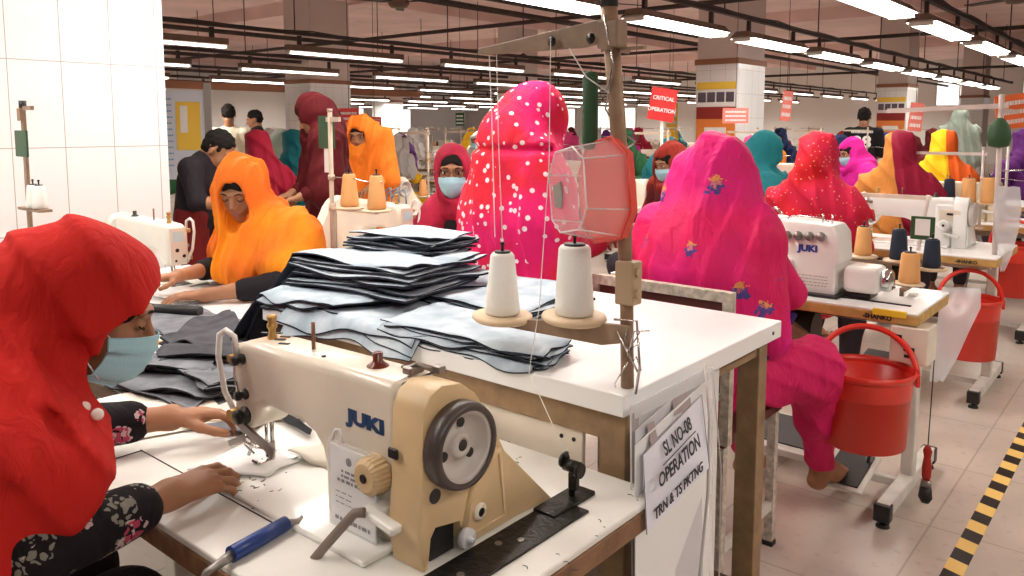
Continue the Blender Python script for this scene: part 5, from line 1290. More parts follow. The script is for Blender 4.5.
S.c((.10, .02, 1.12), (.26, .02, .80), .09, .10, k=.08); S.c((.02, -.03, 1.31), (0, -.04, 1.10), .10, .17, k=.08, flat=.85); S.c((.02, -.02, 1.36), (.12, .0, 1.20), .08, .09, k=.06)
hood_open(S, T, .06, .085, .07, .115, -.02)
crease = lambda P: -.016 * np.exp(-((P[:, 2] - 1.325 + .25 * (P[:, 0] - .02) ** 2 * 10 * 0) / .012) ** 2) * (P[:, 1] < .02) * -1
f2 = folds([((1, .1, .10), .10, .013), ((.8, .1, .5), .16, .013)], seed=12)
S.mesh('headscarf', C_PK, p, .0068, lambda P: f2(P) + crease(P))

# --- magenta woman on the chair by the overlock
YL, NV, PK2 = (.72, .30, .08), (.10, .06, .26), (.60, .16, .20)
C_MG = spots(cloth('magenta_embroidered_cloth', (.74, .018, .24), .55, .6, col2=(.66, .015, .11), c2scale=2.2), [((x_, 0, z_ + dz_), r_, c_) for x_, z_ in ((.09, 1.21), (.084, 1.02), (.216, .90), (.31, .945), (.275, .85), (-.115, 1.17), (-.14, 1.02), (-.03, .86), (-.16, .90)) for dz_, r_, c_ in ((.018, .014, YL), (.0, .019, NV), (.010, .008, PK2))], flat=True)
p = thing('person', 'seated woman under a magenta embroidered scarf, barefoot, working at the overlock machine', 'person', (-1.20, 2.36, 0), -.10)
jm = J(SIT, pelvis=(0, 0, .58), waist=(0, .02, .76), chest=(.0, .06, .97), neck=(0, .10, 1.11), head=(.01, .14, 1.215), hpitch=-26, shL=(-.16, .07, 1.06), shR=(.16, .07, 1.06), elL=(-.24, .18, .86), elR=(.23, .2, .86), wrL=(-.13, .44, .86), wrR=(.04, .46, .86),
       hipR=(.09, .05, .57), knR=(.25, .34, .585), anR=(.195, .56, .155), footR=(.04, .99, .10), knL=(-.11, .42, .54), anL=(-.10, .55, .12))
make_body(p, jm, .006, False, True)
TR = cloth('magenta_trouser_cloth', (.66, .02, .13), .65, .6)
S = SDF(); S.e(jm['pelvis'], (.17, .14, .13), k=.06)
S.c(jm['hipR'], jm['knR'], .115, .10, k=.06); S.c(jm['knR'], V3(jm['knR']).lerp(V3(jm['anR']), .5), .098, .068, k=.04); S.c(V3(jm['knR']).lerp(V3(jm['anR']), .5), V3(jm['knR']).lerp(V3(jm['anR']), .93), .068, .050, k=.04)
S.c(jm['hipL'], jm['knL'], .115, .10, k=.06); S.c(jm['knL'], V3(jm['knL']).lerp(V3(jm['anL']), .9), .095, .055, k=.04)
S.mesh('trousers', TR, p, .008, folds([((0, .5, .8), .07, .007), ((1, 0, .4), .09, .006)], seed=21))
make_dress(p, jm, TR, .012, sleeve=.6, lap=True)
S = SDF(); T = head_frame(jm)
S.setT(T); S.e((0, -.01, .03), (.093, .112, .105), k=.03); S.e((0, -.08, .0), (.09, .08, .09), k=.06); S.setT(None)
S.c((.02, .06, 1.24), (.02, -.02, .92), .10, .19, k=.10, flat=.85)
for s in (-1, 1):
    S.c((.02 + s * .03, .10, 1.24), (s * .17, .07, 1.03), .08, .085, k=.08)
    S.c((s * .17, .07, 1.03), (s * .20, .02, .80), .085, .105, k=.08)
S.c((-.16, .08, 1.03), (-.27, .06, .95), .08, .07, k=.06)
S.c((.02, -.03, .95), (.03, -.05, .62), .17, .16, k=.08, flat=.8); S.c((.17, .02, .90), (.29, .00, .74), .09, .05, k=.06)
hood_open(S, T, .07, .09, .08, .125, -.02)
S.mesh('headscarf', C_MG, p, .0068, folds([((1, .1, -.05), .095, .016), ((1, .0, .35), .16, .016), ((.3, 0, 1), .11, .006)], seed=31, warp=.8))
m = MB(); m.tube([V3(q) for q in ((.315, .06, .83), (.305, .02, .78), (.285, -.03, .72), (.25, -.07, .66))], .012, 6); obj('scarf_border', m, cloth('navy_border', (.03, .015, .10)), p)
m = MB(); m.prism([(-.02, -.045), (.018, -.05), (.022, .05), (-.02, .05)], (.14, .10, .43), (.6, .8, 0), (0, 0, 1), .02); m.v = [(v[0] + .11, v[1] - .16, v[2] + .06) for v in m.v]; obj('blue_hem', m, cloth('blue_print', (.02, .12, .26), col2=(.1, .05, .2), c2scale=40), p)
# her chair: steel frame with dark red back panel
c = thing('work_chair', 'chair with chipped cream steel frame and dark red back under the magenta scarf', 'chair', (-1.19, 2.32, 0))
m = MB().box((0, -.21, .915), (.48, .028, .030)).box((.226, -.21, .69), (.028, .028, .42)).box((-.226, -.21, .69), (.028, .028, .42)).box((0, -.21, .62), (.45, .02, .02)); obj('back_frame', m, mat('chipped_cream_paint', (.62, .55, .46), .6, var=.45, vscale=45), c)
obj('back_panel', MB().box((0, -.205, .76), (.43, .014, .28)), DARKRED, c)
obj('seat', MB().box((0, .02, .475), (.44, .44, .03), bev=.006), DARKRED, c)
for x in (-.205, .205):
    for y in (-.19, .20): obj('leg', MB().box((x, y, .235), (.028, .028, .45)).box((x, y, .008), (.034, .034, .016), mi=1), [mat('chipped_cream_paint', (.6, .5, .4)), BLACK], c)
obj('stretcher', MB().box((.205, 0, .14), (.02, .38, .028)).box((-.205, 0, .14), (.02, .38, .028)).box((0, -.19, .2), (.40, .02, .028)), FRAME, c)

# --- woman with glasses and mask
C_CR = cloth('crimson_shawl_cloth', (.45, .02, .06), .75, .6, col2=(.30, .015, .04), c2scale=6.)
p = thing('person', 'woman with glasses, pale blue mask and crimson shawl facing the camera', 'person', (-2.475, 2.66, 0), PI)
jg = J(SIT, head=(.02, .10, 1.20), neck=(.0, .05, 1.08), chest=(0, .02, .94), waist=(0, 0, .76), hpitch=-4, hyaw=42, shL=(-.16, .04, 1.01), shR=(.16, .04, 1.01), elL=(-.24, .16, .84), elR=(.24, .14, .82), wrL=(-.06, .34, .90), wrR=(.10, .36, .86))
hp = dict(L=dict(fwd=(.4, .8, -.25), back=(0, .3, 1), curl=(30, 34, 38, 42), bend=42), R=dict(fwd=(-.4, .8, 0), back=(0, 0, 1)))
body, T = make_body(p, jg, .0045, True, True, hp)
eyes(p, body, T, False); face_mask(p, T, MASKB); glasses(p, T); 
make_dress(p, jg, cloth('black_cloth', (.016, .013, .016)), .012, sleeve=.8)
scarf_hair(p, T, .006)
S = SDF(); hood_sdf(S, jg, T, -.004)
for s in (-1, 1):
    S.c((s * .15, .04, 1.0), (s * .21, .10, .88), .075, .095, k=.06); S.c((s * .12, .10, .98), (s * .14, .18, .84), .07, .08, k=.06)
S.c((0, -.02, 1.0), (0, -.04, .75), .14, .17, k=.08, flat=.8)
hood_open(S, T, .066, .105, .09, .110, -.016); S.c((.01, .22, 1.02), (.0, .24, .86), .045, .05, k=.02, op='s')
S.mesh('headscarf', C_CR, p, .0075, folds([((1, .2, .3), .07, .007)], seed=41))
wr = V3(jg['wrL']); el = V3(jg['elL']); d = (wr - el).normalized(); m = MB()
for i in range(4): m.lathe([(.029, -.004), (.032, 0), (.029, .004)], wr - d * (.012 + .011 * i), tuple(d), n=20, mi=i % 2, cap=False)
obj('bangles', m, [mat('silver_bangle', (.5, .5, .48), .3, metal=.8), mat('teal_bangle', (.05, .2, .2), .3)], p)
simple_stool('stool under the woman with glasses', -2.42, 2.70)
# ---------------------------------------------------------------- right hand sewing line
RX = -.665
t2 = sewing_table('sewing_table', 'overlock table with yellow plywood edge and control box, nearest in the right line', (RX, 2.96, 0), 1.25, .50, T0, edge=WOOD_Y, brand=True, px=((-.235, .11, .17), (-.56, .34, .26)))
obj('yellow_tape', MB().box((-.09, -.0005, T0 - .008), (.11, .012, .022)), mat('yellow_tape', (.85, .60, .03), .4), t2)
obj('slot_channel', MB().box((-.25, .12, T0 + .001), (.40, .012, .006)), BLACKM, t2)
obj('side_box', MB().box((-.42, .05, T0 - .045), (.5, .06, .012)), BLACK, t2)
obj('diagonal_brace', MB().box((-.40, .06, T0 - .17), (.36, .03, .05), rot=(0, 32, 0)), WOOD_M, t2)
overlock('white four thread overlock machine beside the magenta scarf', (-1.245, 3.05, T0))
s2 = thing('thread_stand', 'low cone stand with four discs on the overlock table', 'thread stand', (-.98, 3.42, T0))
obj('stand_bar', MB().box((.10, -.02, .098), (.40, .02, .012)).box((.10, -.02, .045), (.02, .02, .09)).cyl((.10, -.02, 0), (.10, -.02, .006), .03), BROWNM, s2)
obj('stand_arm', MB().box((.20, -.11, .03), (.02, .18, .012)).cyl((.19, -.17, 0), (.19, -.17, .03), .008), BROWNM, s2)
for x, y, z in ((0, -.02, .115), (.135, -.02, .112), (.255, -.02, .092), (.20, -.11, .040)): obj('cone_disc', MB().lathe([(0, -.004), (.054, -.004), (.058, 0), (.054, .005), (0, .006)], (x, y, z), n=30), BEIGE_P, s2)
cone('thread_cone', 'peach thread cone directly behind the overlock machine', (-.98, 3.40, T0 + .121), THREAD_O, .115, .034, .024)
cone('thread_cone', 'navy thread cone standing between the two peach cones', (-.845, 3.40, T0 + .118), THREAD_N, .118, .034, .025)
cone('thread_cone', 'navy thread cone half hidden behind the nearest peach cone', (-.725, 3.40, T0 + .098), THREAD_N, .110, .033, .024)
cone('thread_cone', 'largest peach thread cone at the front corner of the overlock table', (-.78, 3.31, T0 + .046), THREAD_O, .115, .039, .030)
bucket('red plastic bucket hooked under the overlock table', (-.795, 2.86, .300), .152, .27, 58, .35)
bucket('red plastic bucket under the second table of the right line, behind the plastic film', (-.775, 4.50, .245), .140, .30, 80, .5)
bucket('red plastic bucket hanging under the third table, at the right edge', (-.80, 6.05, .30), .150, .34, 80, .5)
m = MB().tube([(-.63, 3.08, .60), (-.635, 3.08, .26)], .002, 5); o = obj('cord', m, BLACK); tag(o, 'thin cord from which the red handled brush hangs', 'cord')
b = thing('brush', 'red handled paint brush hanging on a cord beside the overlock table', 'brush', (-.635, 3.08, .045))
obj('handle', MB().lathe([(.010, .085), (.013, .10), (.014, .13), (.010, .17), (.013, .195), (.008, .21), (.0, .215)], n=16, ellip=(1.2, .6)), mat('red_varnish', (.42, .02, .015), .3), b)
obj('ferrule', MB().lathe([(.017, .055), (.014, .085)], n=16, ellip=(1.2, .6)), STEEL_D, b); obj('bristles', MB().lathe([(.012, 0), (.022, .02), (.018, .058)], n=16, ellip=(1.1, .7)), BLACK, b)
def film(label, pts, w, m_=None):
    """hanging strip of crumpled film along a path"""
    mb = MB(); n = len(pts); vs = []
    for i, (x, y, z, ww) in enumerate(pts):
        for j in range(5): u = j / 4 - .5; vs.append((x + u * ww * .75, y + u * ww * .5 + .006 * math.sin(i * 1.3 + j * 2), z + .004 * math.sin(j * 3 + i)))
    fs = [(i * 5 + j, i * 5 + j + 1, (i + 1) * 5 + j + 1, (i + 1) * 5 + j) for i in range(n - 1) for j in range(4)]
    lo = [V3(v) + V3((-.0008, .0012, 0)) for v in vs]; N0 = len(vs); mb.add(vs + lo, fs + [tuple(N0 + k for k in reversed(f)) for f in fs], 0, True)
    o = obj('plastic_film', mb, m_ or CLEAR_BAG); tag(o, label, 'plastic film'); return o
FILM = clear_mat('crumpled_film', (.80, .78, .80), .2, .5)
film('crumpled clear plastic strip hanging off the right end of the overlock table', [(-.645, 3.46, .775, .02), (-.630, 3.47, .77, .16), (-.625, 3.44, .70, .17), (-.63, 3.36, .62, .13), (-.635, 3.26, .54, .10), (-.64, 3.18, .47, .05)], .1, FILM)
film('pale plastic bag hanging from the stand at the right edge of the picture', [(-.66, 4.62, 1.10, .12), (-.655, 4.60, 1.0, .15), (-.65, 4.6, .88, .12), (-.65, 4.6, .76, .07), (-.655, 4.58, .68, .02)], .1, FILM)
# second table, long white machine
sewing_table('sewing_table', 'second table of the right line, with orange plywood edge and long white machine', (RX, 4.46, 0), 1.25, .62, T0, edge=WOOD_Y, brand=True, box=False)
WH = mat('bright_white_enamel', (.82, .82, .80), .25, coat=.3)
lm = lockstitch('sewing_machine', 'long white lockstitch machine on the second table of the right line', (-1.34, 4.78, T0 + .001), 0, body=WH)
obj('motor_head', MB().box((.41, .005, .165), (.15, .12, .13), bev=.014).box((.44, .01, .06), (.11, .10, .12), bev=.01), WH, lm)
obj('control_panel', MB().box((.41, -.058, .17), (.10, .004, .06)).box((.41, -.061, .178), (.03, .003, .012), mi=1), [CREAM, BLACK], lm)
g = thing('thread_stand', 'cream stand arm with green card above the long white machine', 'thread stand', (-1.03, 4.52, T0))
obj('pole', MB().cyl((0, 0, 0), (.035, 0, .29), .010, n=12), mat('pinkish_steel', (.62, .52, .48), .4), g)
obj('guide_arm', MB().box((-.16, 0, .275), (.42, .016, .022)).cyl((-.2, -.009, .275), (-.2, -.012, .275), .008).cyl((-.02, -.009, .275), (-.02, -.012, .275), .008), CREAM, g)
obj('green_card', MB().box((.02, -.016, .12), (.115, .006, .12), bev=.002), GREEN, g); obj('white_note', MB().box((.02, -.0205, .125), (.07, .002, .085)), PAPER, g)
g = thing('thread_stand', 'tall pale stand with dark green bag at the right edge of the picture', 'thread stand', (-.70, 4.62, T0))
obj('pole', MB().cyl((0, 0, 0), (-.012, 0, .80), .013, n=12), mat('pinkish_steel', (.62, .52, .48), .4), g)
obj('guide_arm', MB().box((-.26, 0, .735), (.56, .014, .024), rot=(0, -2, 0)).box((.0, .15, .72), (.014, .5, .02)), mat('pinkish_steel', (.62, .52, .48), .4), g)
obj('green_bag', MB().lathe([(0, 0), (.045, .01), (.055, .05), (.045, .11), (.02, .145), (.008, .15)], (-.01, -.02, .535), n=20, ellip=(1, .5)), GREEN, g)
obj('guide_wire', MB().tube([(-.01, 0, .42), (.1, 0, .43), (.2, 0, .42)], .004, 6), STEEL, g)
# third and fourth
sewing_table('sewing_table', 'third table of the right line with the yellowed machine', (RX - .01, 6.02, 0), 1.3, .58, T0, box=False)
lockstitch('sewing_machine', 'yellowed cream machine on the third table of the right line', (-1.42, 6.25, T0 + .001), 0, body=mat('yellowed_enamel', (.72, .62, .45), .35, var=.06))
thread_stand('cone stand with a wooden shelf in front of the yellow scarf', (-.96, 5.72, T0 + .0), 0, .50, arms=((-.4, .02),), discs=((-.31, 0), (-.18, 0), (-.07, 0), (.04, 0)), dz=.16, m=mat('pinkish_steel', (.62, .52, .48)))
for x, m_, l_, hh in ((-.31, THREAD_N, 'navy thread cone in front of the yellow scarf, left one', .15), (-.18, THREAD_N, 'navy thread cone in front of the yellow scarf, right one', .14)): cone('thread_cone', l_, (-.96 + x, 5.72, T0 + .166), m_, hh, .038, .028)
for x, l_, hh in ((-.07, 'shorter peach thread cone beside the tall pale stand', .15), (.04, 'taller peach thread cone at the right of the tall pale stand', .16)): cone('thread_cone', l_, (-.96 + x, 5.72, T0 + .166), THREAD_O, hh, .045, .036)
for i, y in enumerate((7.58, 9.14, 10.7, 12.3)):
    sewing_table('sewing_table', '%s table of the right line' % ('fourth', 'fifth', 'sixth', 'seventh')[i], (RX - .02, y, 0), 1.3, .58, T0, box=False, pedal=False)

# ---------------------------------------------------------------- workers in the hall
CM = {}
def ccol(n, c, **k):
    if n not in CM: CM[n] = cloth(n + '_cloth', c, .75, .5, **k)
    return CM[n]
BASE_S = ccol('base_scarf', (.5, .1, .1)); BASE_D = ccol('base_dress', (.05, .05, .06)); BASE_T = ccol('base_trousers', (.04, .03, .04))
TEMP_LABEL = 'seated worker in a %s scarf %s'
def proto_seated(name, maskc, loc, rz, label, sc, dr, res=.012, mask=True, back=True, head=None, spread=0., veil=False, open_=True, cape=False):
    p = thing('person', label, 'person', loc, rz)
    j = J(SIT, head=head or (0, .13, 1.175), hpitch=-18)
    b_, T = make_body(p, j, .009, True, True); make_dress(p, j, dr, .014, sleeve=.75); make_trousers(p, j, BASE_T, .016)
    if mask: face_mask(p, T, maskc)
    eyes(p, b_, T, False); scarf_hair(p, T, .009)
    S = SDF(); hood_sdf(S, j, T, .002)
    for s in (-1, 1): S.c((s * .14, .05, 1.0), (s * .19, .08, .88), .08, .09, k=.06)
    S.c((0, -.02, 1.02), (0, -.03, .80), .12, .15, k=.08, flat=.8)
    if cape:
        for q_ in (-1, 1): S.c((q_ * .06, .0, 1.07), (q_ * .18, .03, .97), .09, .10, k=.045)
        S.setT(T); S.c((0, -.03, .05), (0, -.08, -.07), .10, .090, k=.03); S.setT(None)
    if veil: S.c((0, -.02, 1.18), (0, -.06, .90), .11, .17, k=.1, flat=.85)
    hood_open(S, T, .062, .092, .08, .112, -.018)
    S.mesh('headscarf', sc, p, res, folds([((1, .2, .15), .085, .016), ((.7, .1, .7), .14, .012)], seed=len(CM) + 3)); return p
# three seated bodies are modelled, further seated workers share their shapes
RP = dots('red_pink_speckled_cloth', (.62, .02, .07), (.70, .30, .18), 42, .17, col2=(.55, .012, .02))
A = proto_seated('a', None, (-1.44, 4.08, 0), 0, 'seated woman in a red and pink speckled scarf, back turned, behind the overlock machine', RP, RP, .008, mask=False, head=(0, .10, 1.225), cape=True)
B = proto_seated('b', MASKB, (-2.42, 4.60, 0), 2.75, 'woman in a dark red scarf and blue mask peeking over the magenta scarf', ccol('dark_red', (.28, .03, .02)), ccol('maroon', (.10, .012, .015)), .010)
def worker(src, x, y, rz, label, scarf, dress=None, grp=None, sc=None):
    sm = 'red_pink_speckled_cloth' if src is A else 'dark_red_cloth'; dm = sm if src is A else 'maroon_cloth'
    o = dup(src, (x, y, 0), rz, label, grp, sc, {sm: scarf, **({dm: dress or BASE_D} if dm != sm else {})})
    return o
for n, c in (('teal', (.01, .13, .15)), ('yellow', (.85, .50, .015)), ('magenta2', (.62, .02, .30)), ('orange2', (.80, .22, .02)), ('maroon2', (.09, .007, .010)), ('purple', (.10, .02, .14)), ('sage', (.30, .36, .30)), ('crimson2', (.42, .02, .05)), ('navy2', (.02, .03, .09)), ('white2', (.55, .52, .50)), ('black2', (.015, .013, .015)), ('green2', (.03, .12, .05)), ('blue2', (.02, .06, .22)), ('red2', (.5, .03, .02)), ('pink2', (.70, .06, .22))): ccol(n, c)
def halves(name, a, b_, at, slope):
    m = ccol(name, a); N = m.node_tree.nodes; L = m.node_tree.links; tc = [n for n in N if n.type == 'TEX_COORD'][0]
    d = N.new('ShaderNodeVectorMath'); d.operation = 'DOT_PRODUCT'; d.inputs[1].default_value = (1, 0, slope); L.new(tc.outputs['Object'], d.inputs[0])
    g = N.new('ShaderNodeMath'); g.operation = 'GREATER_THAN'; g.inputs[1].default_value = at; L.new(d.outputs['Value'], g.inputs[0])
    mx = N.new('ShaderNodeMix'); mx.data_type = 'RGBA'; L.new(g.outputs[0], mx.inputs['Factor']); mx.inputs[6].default_value = (*a, 1); mx.inputs[7].default_value = (*b_, 1); base_link(m, mx.outputs[2]); return m
MIX = halves('orange_maroon', (.68, .26, .06), (.28, .012, .04), .22, .2)
YO = halves('yellow_orange', (.88, .50, .015), (.72, .12, .02), .29, .2)
worker(A, -1.43, 5.62, .1, 'seated woman in an orange and maroon turban-like scarf, back turned', MIX)
worker(A, -1.46, 6.98, 0, 'seated woman in a bright yellow and orange scarf, back turned', YO, sc=1.0)
worker(A, -2.22, 5.15, -.9, 'woman in a teal scarf bending behind the magenta scarf', CM['teal'])
worker(B, -2.12, 7.25, 2.5, 'woman in a magenta scarf facing the camera, right of the speckled red scarf', CM['magenta2'], CM['magenta2'])
worker(B, -2.14, 9.25, 2.5, 'masked woman in maroon scarf and orange shawl between turban and yellow scarf', CM['maroon2'], CM['orange2'])
worker(A, -2.30, 10.6, .3, 'hooded figure in dark maroon left of the sage scarf', CM['maroon2'])
worker(A, -1.1, 8.72, .6, 'figure in a purple scarf near the right edge of the picture', CM['purple'])
worker(A, -1.25, 10.2, .2, 'figure in a crimson scarf far down the right line', CM['crimson2'])
worker(B, -2.75, 8.9, 2.4, 'dark blue scarfed woman between turban and jersey man', CM['navy2'], CM['navy2'])
worker(B, -3.6, 9.0, 2.3, 'woman with an orange scarf left of the speckled red scarf, farther back', CM['orange2'], CM['black2'])
# standing figures
def standing(label, loc, rz, sc=None, shirt=None, tr=None, man=False, head=(0, .05, 1.475), hp=-14, hy=0, res=.011, lean=0., veil=False, skin=None, arms=None, drape=True):
    p = thing('person', label, 'person', loc, rz)
    j = J(STAND, head=head, hpitch=hp, hyaw=hy, **(arms or {}))
    if lean:
        for k_ in ('chest', 'neck', 'head', 'shL', 'shR', 'elL', 'elR'): v = j[k_]; j[k_] = (v[0], v[1] + lean * (v[2] - .9) * 1.1, v[2] - abs(lean) * (v[2] - .9) * .25)
    b_, T = make_body(p, j, .008, True, True, skin=skin); make_trousers(p, j, tr or BASE_T, .014)
    make_dress(p, j, shirt or BASE_D, .012, sleeve=.1 if man else .8, lap=False, skirt=0 if man else .3, name='shirt' if man else 'dress', disp=folds([((1, .3, .4), .09, .005)], seed=6))
    eyes(p, b_, T, False)
    if man: short_hair(p, T, .008)
    else:
        scarf_hair(p, T, .009); S = SDF(); hood_sdf(S, j, T, .004)
        n = V3(j['neck'])
        if drape:
            for s in (-1, 1): S.c(n + V3((s * .12, 0, -.06)), n + V3((s * .17, .02, -.32)), .085, .11, k=.08)
            S.c(n + V3((0, -.03, -.05)), n + V3((0, -.04, -.50)), .12, .17, k=.08, flat=.85)
        hood_open(S, T, .062, .090, .08, .112, -.018)
        S.mesh('headscarf', sc, p, .010, folds([((1, .2, .15), .09, .018), ((.7, .1, .7), .16, .012)], seed=17))
    return p
standing('large standing figure in a long dark maroon scarf behind the cone stand', (-3.86, 2.98, 0), 2.7, CM['maroon2'], CM['maroon2'], hp=-25, lean=.12)
standing('standing woman in a bright orange scarf bending forward, right of the maroon figure', (-4.42, 3.66, 0), -2.6, ccol('hot_orange', (.86, .20, .02)), CM['orange2'], hp=-20, lean=.10, head=(0, .05, 1.36))
standing('man in a cream shirt with his back turned at the far left', (-8.2, 4.85, 0), 1.0, None, ccol('cream_shirt', (.75, .68, .52)), man=True, head=(0, .04, 1.52), hp=-20)
standing('man in a black shirt standing in front of the far left column', (-8.7, 5.55, 0), 2.6, None, CM['black2'], man=True)
standing('young man in a black shirt and dark red trousers bending beside the tiled wall', (-4.42, 2.40, 0), -1.0, None, ccol('black_red', (.018, .014, .018)), ccol('dark_red_trousers', (.16, .015, .015)), man=True, head=(0, .09, 1.27), lean=.12, hp=-35, arms=dict(neck=(0, .02, 1.22), chest=(0, .01, 1.1), shL=(-.16, .01, 1.17), shR=(.16, .01, 1.17), elL=(-.21, .1, .98), elR=(.21, .1, .98), wrL=(-.12, .32, .95), wrR=(.12, .32, .95)))
jm_ = standing('man in a black jersey with white number 28 standing at the second column', (-3.0, 10.2, 0), .22, None, CM['black2'], man=True, head=(0, .04, 1.50))
tx = MB(); text(tx, '28', .20, (0, -.165, 1.20), (1, 0, 0), (0, 0, 1), bold=.006, ext=.02); scribble(tx, (0, -.175, 1.33), (1, 0, 0), (0, 0, 1), .24, 1, hgt=.03, seed=6); obj('jersey_number', tx, PAPER, jm_)
standing('standing woman in a sage green scarf with her back turned, behind the yellow scarf', (-1.95, 10.1, 0), .2, CM['sage'], CM['sage'])
standing('man in a pale shirt far behind the maroon figure', (-9.2, 7.2, 0), .4, None, ccol('pale_shirt', (.55, .58, .62)), man=True)
worker(A, -5.35, 3.42, 1.2, 'crimson scarfed figure bending between cream shirt and orange scarf', CM['crimson2'])
worker(A, -5.75, 4.0, 1.0, 'figure in a dark teal scarf just left of the maroon figure', CM['teal'])

# ---------------------------------------------------------------- sewing lines across the hall
tb0 = sewing_table('sewing_table', 'brown edged sewing table behind the woman with glasses', (-2.42, 2.30 + .35, 0), 1.2, .55, T0, rz=0, edge=WOOD_M, box=False)
tb0.location = (-2.0, 2.10, 0); tb0['label'] = 'sewing table of the woman with glasses, left of the pink dotted scarf'
m0 = lockstitch('sewing_machine', 'cream machine with tangled threads behind the denim, left of the glasses woman', (-2.68, 2.42, T0 + .04), PI, body=CREAM)
obj('riser', MB().box((.2, -.02, -.018), (.46, .17, .036)), BLACKM, m0)
m = MB(); r = random.Random(3)
for i in range(5): m.tube([(.02 + .05 * i, -.05, .25), (.05 + .05 * i, -.07, .31 + .02 * r.random()), (.12 + .04 * i, -.06, .29), (.18 + .03 * i, -.08, .20)], .004, 6)
obj('cable_tangle', m, mat('grey_blue_hose', (.16, .22, .28), .4), m0)
s0 = thread_stand('cream cone stand with green card between the orange and maroon figures', (-2.57, 1.955, T0), 0, .70, arms=((-.02, .06),), discs=((.11, 0), (.27, 0)), dz=.33, m=mat('cream_pole', (.55, .44, .34), .5))
obj('green_card', MB().box((-.05, .02, .62), (.10, .005, .13)), GREEN, s0); obj('paper_tag', MB().box((-.045, .022, .51), (.05, .003, .10)), PAPER, s0)
for x, l_ in ((.11, 'left'), (.27, 'right')): cone('thread_cone', '%s peach thread cone on the cream stand by the maroon figure' % l_, (-2.57 + x, 1.955, T0 + .337), THREAD_O, .125, .036, .022)

src_m = lockstitch('sewing_machine', 'cream machine on the first table of the line beyond the glasses woman', (-4.9, 4.2, T0), 0, body=CREAM)
src_t = sewing_table('sewing_table', 'first brown edged table of the line beyond the glasses woman', (-4.3, 4.0, 0), 1.15, .55, T0, edge=WOOD_M, box=False, pedal=False, top=CREAMTOP)
src_s = thread_stand('thread stand on the first table of the line beyond the glasses woman', (-4.45, 4.5, T0), 0, .62, arms=((-.28, .02),), discs=((-.06, 0), (-.18, 0)), dz=.10, m=mat('cream_pole', (.5, .4, .3)))
src_c = cone('thread_cone', 'peach cone on the first table of the line beyond the glasses woman', (-4.51, 4.5, T0 + .106), THREAD_O, .13)
SCF = ['teal', 'orange2', 'crimson2', 'yellow', 'purple', 'maroon2', 'pink2', 'navy2', 'green2', 'red2', 'white2', 'blue2', 'magenta2', 'black2', 'sage']
NAMES = dict(teal='teal', orange2='orange', crimson2='crimson', yellow='yellow', purple='purple', maroon2='maroon', pink2='pink', navy2='navy', green2='green', red2='red', white2='white', blue2='blue', magenta2='magenta', black2='black', sage='sage green')
rr = random.Random(21); used = 0
LINES = [(-2.75, 4.75, 0, 'line behind the magenta scarf', 6), (-4.4, 5.4, PI, 'line past the glasses woman', 8), (-6.3, 5.0, 0, 'mid-hall line', 9), (-7.9, 6.9, PI, 'line past mid-aisle', 9), (-10.6, 6.0, 0, 'line by the partition', 9), (-14.2, 8.4, PI, 'most distant line', 8)]
CN = ['peach', 'navy', 'white', 'peach']; CMt = [THREAD_O, THREAD_N, THREAD_W, THREAD_O]
for li, (x, y0, rz, nm, cnt) in enumerate(LINES):
    for i in range(cnt):
        y = y0 + i * 1.6; f = rz != 0
        if any(abs(y - a + (.4 if f else 0)) < 1.7 and abs(x - .3 - c) < 1.4 for c, a in ((-4.57, 9.87), (-4.57, 17.7), (-12.6, 7.0), (-12.4, 15.))): continue
        w = '%s table of the %s' % (ORD[i], nm)
        if f: tl = (x - 1.15, y + .5, 0); ml = (x - .55, y + .28, T0 + .001); sl = (x - 1.0, y + .05, T0)
        else: tl = (x, y, 0); ml = (x - .65, y + .24, T0 + .001); sl = (x - .15, y + .48, T0)
        dup(src_t, tl, rz, w, 'tables of the ' + nm); dup(src_m, ml, rz, 'cream machine on the ' + w, 'machines of the ' + nm)
        dup(src_s, sl, rz, 'thread stand on the ' + w, 'stands of the ' + nm)
        sg = -1 if f else 1
        for q, dx in enumerate((-.06, -.18)):
            k = rr.randrange(4); c_ = dup(src_c, (sl[0] + sg * dx, sl[1], T0 + .106), 0, '%s cone nearer %s the pole on the %s' % (CN[k], 'to' if q == 0 else 'the end from', w), 'cones of the ' + nm, None, {'peach_thread': CMt[k]})
            c_['label'] = '%s %s thread cone on the %s' % ('inner' if q == 0 else 'outer', CN[k], w)
        if rr.random() < .9:
            cn = SCF[rr.randrange(len(SCF))]; px = x - .6 + rr.uniform(-.08, .08)
            worker(A if rr.random() < .4 else B, px, (y + .95) if f else (y - .42), rz + rr.uniform(-.4, .4), 'worker in %s scarf at the %s' % (('an ' if NAMES[cn][0] in 'aeiou' else 'a ') + NAMES[cn], w), CM[cn], CM[SCF[rr.randrange(len(SCF))]], 'workers of the ' + nm)
src_m.location = (-4.95, 4.05, T0 + .001); src_t.location = (-4.3, 3.82 + .0, 0); src_s.location = (-4.45, 4.30, T0); src_c.location = (-4.51, 4.30, T0 + .106)

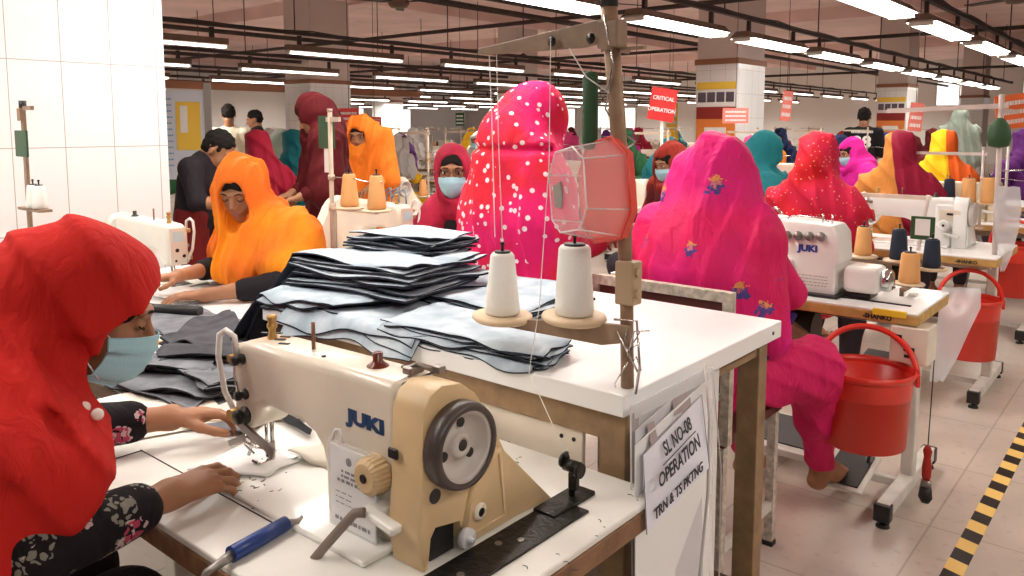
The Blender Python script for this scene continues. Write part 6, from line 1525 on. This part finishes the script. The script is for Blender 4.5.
# ---------------------------------------------------------------- signs and boards
RED_S = mat('red_sign', (.68, .03, .03), .5); PINK_S = mat('pale_red_sign', (.75, .20, .16), .5); OR_S = mat('orange_sign', (.85, .16, .03), .5)
def sign(label, loc, rz, w, h, m_, lines, pole=None, tilt=0.):
    t = thing('sign', label, 'sign', loc, rz)
    T_ = Euler((0, R(tilt), 0)).to_matrix()
    obj('panel', MB().box((0, 0, 0), (w, .006, h), rot=T_), m_, t)
    tx = MB(); U = T_ @ V3((1, 0, 0)); W = T_ @ V3((0, 0, 1))
    if lines:
        for i, s in enumerate(lines): text(tx, s, h * .165, T_ @ V3((0, -.005, h * (.18 - .36 * i))), U, W, bold=.001, ext=.001, sx=.95)
    else: scribble(tx, T_ @ V3((0, -.004, h * .25)), U, W, w * .8, 3, hgt=h * .12, gap=h * .27)
    obj('lettering', tx, PAPER, t)
    if pole: obj('pole', MB().cyl((0, .012, -h * .3 if pole < 0 else h * .3), (0, .012, pole if pole < 0 else ZC - loc[2]), .010 if pole < 0 else .003, n=8), FRAME if pole < 0 else RAIL, t)
    return t
sign('red CRITICAL OPERATION sign on a white pole, left of the first column', (-2.55, 4.52, 1.535), .65, .165, .205, RED_S, ['CRITICAL', 'OPERATION'], -.78, 9)
sign('red sign over the orange standing woman', (-6.4, 5.1, 1.475), .9, .20, .20, RED_S, None, .9)
sign('smaller red sign to the right of the one over the orange woman', (-6.9, 5.85, 1.44), .9, .15, .12, RED_S, None, .9)
sign('pale red tilted sign right of the first column', (-3.1, 8.0, 1.60), .5, .10, .30, PINK_S, None, .9, 6)
sign('pale red wide sign far behind the teal scarf', (-4.1, 9.0, 1.52), .6, .30, .18, PINK_S, None, .9)
sign('orange sign cut by the right edge of the picture', (-.95, 6.6, 1.50), .65, .22, .24, OR_S, None, -.74, -8)
sign('pale orange sign left of the sage scarf', (-1.9, 8.0, 1.48), .6, .12, .26, PINK_S, None, .9, 5)
bd = thing('notice_board', 'steel framed notice board with blue and yellow sheets beside the tiled wall', 'board', (-5.78, 3.02, 0), .95)
obj('backing', MB().box((0, 0, 1.33), (.34, .02, .66)), mat('board_pale_blue', (.62, .66, .74), .5), bd)
obj('frame_post', MB().box((.20, 0, .86), (.05, .04, 1.72)).box((-.20, 0, .86), (.03, .04, 1.72)), STEEL_D, bd)
obj('yellow_sheet', MB().box((.06, -.013, 1.40), (.17, .004, .36)), POSTER_Y, bd); obj('white_sheet', MB().box((.03, -.016, 1.45), (.05, .004, .20)), PAPER, bd)
obj('chart_lines', scribble(MB(), (-.10, -.012, 1.60), (1, 0, 0), (0, 0, 1), .10, 12, gap=.045, hgt=.012), BLUE_L, bd)
for i, (x, y, z) in enumerate(((-5.6, 10.2, 1.55), (-8.6, 9.0, 1.50))): 
    sign(['yellow hanging sheet left of the red sign pole', 'green card on a pole in the middle distance'][i], (x, y, z), .5, .16 if i == 0 else .14, .34 if i == 0 else .2, [POSTER_Y, GREEN][i], None, .8)
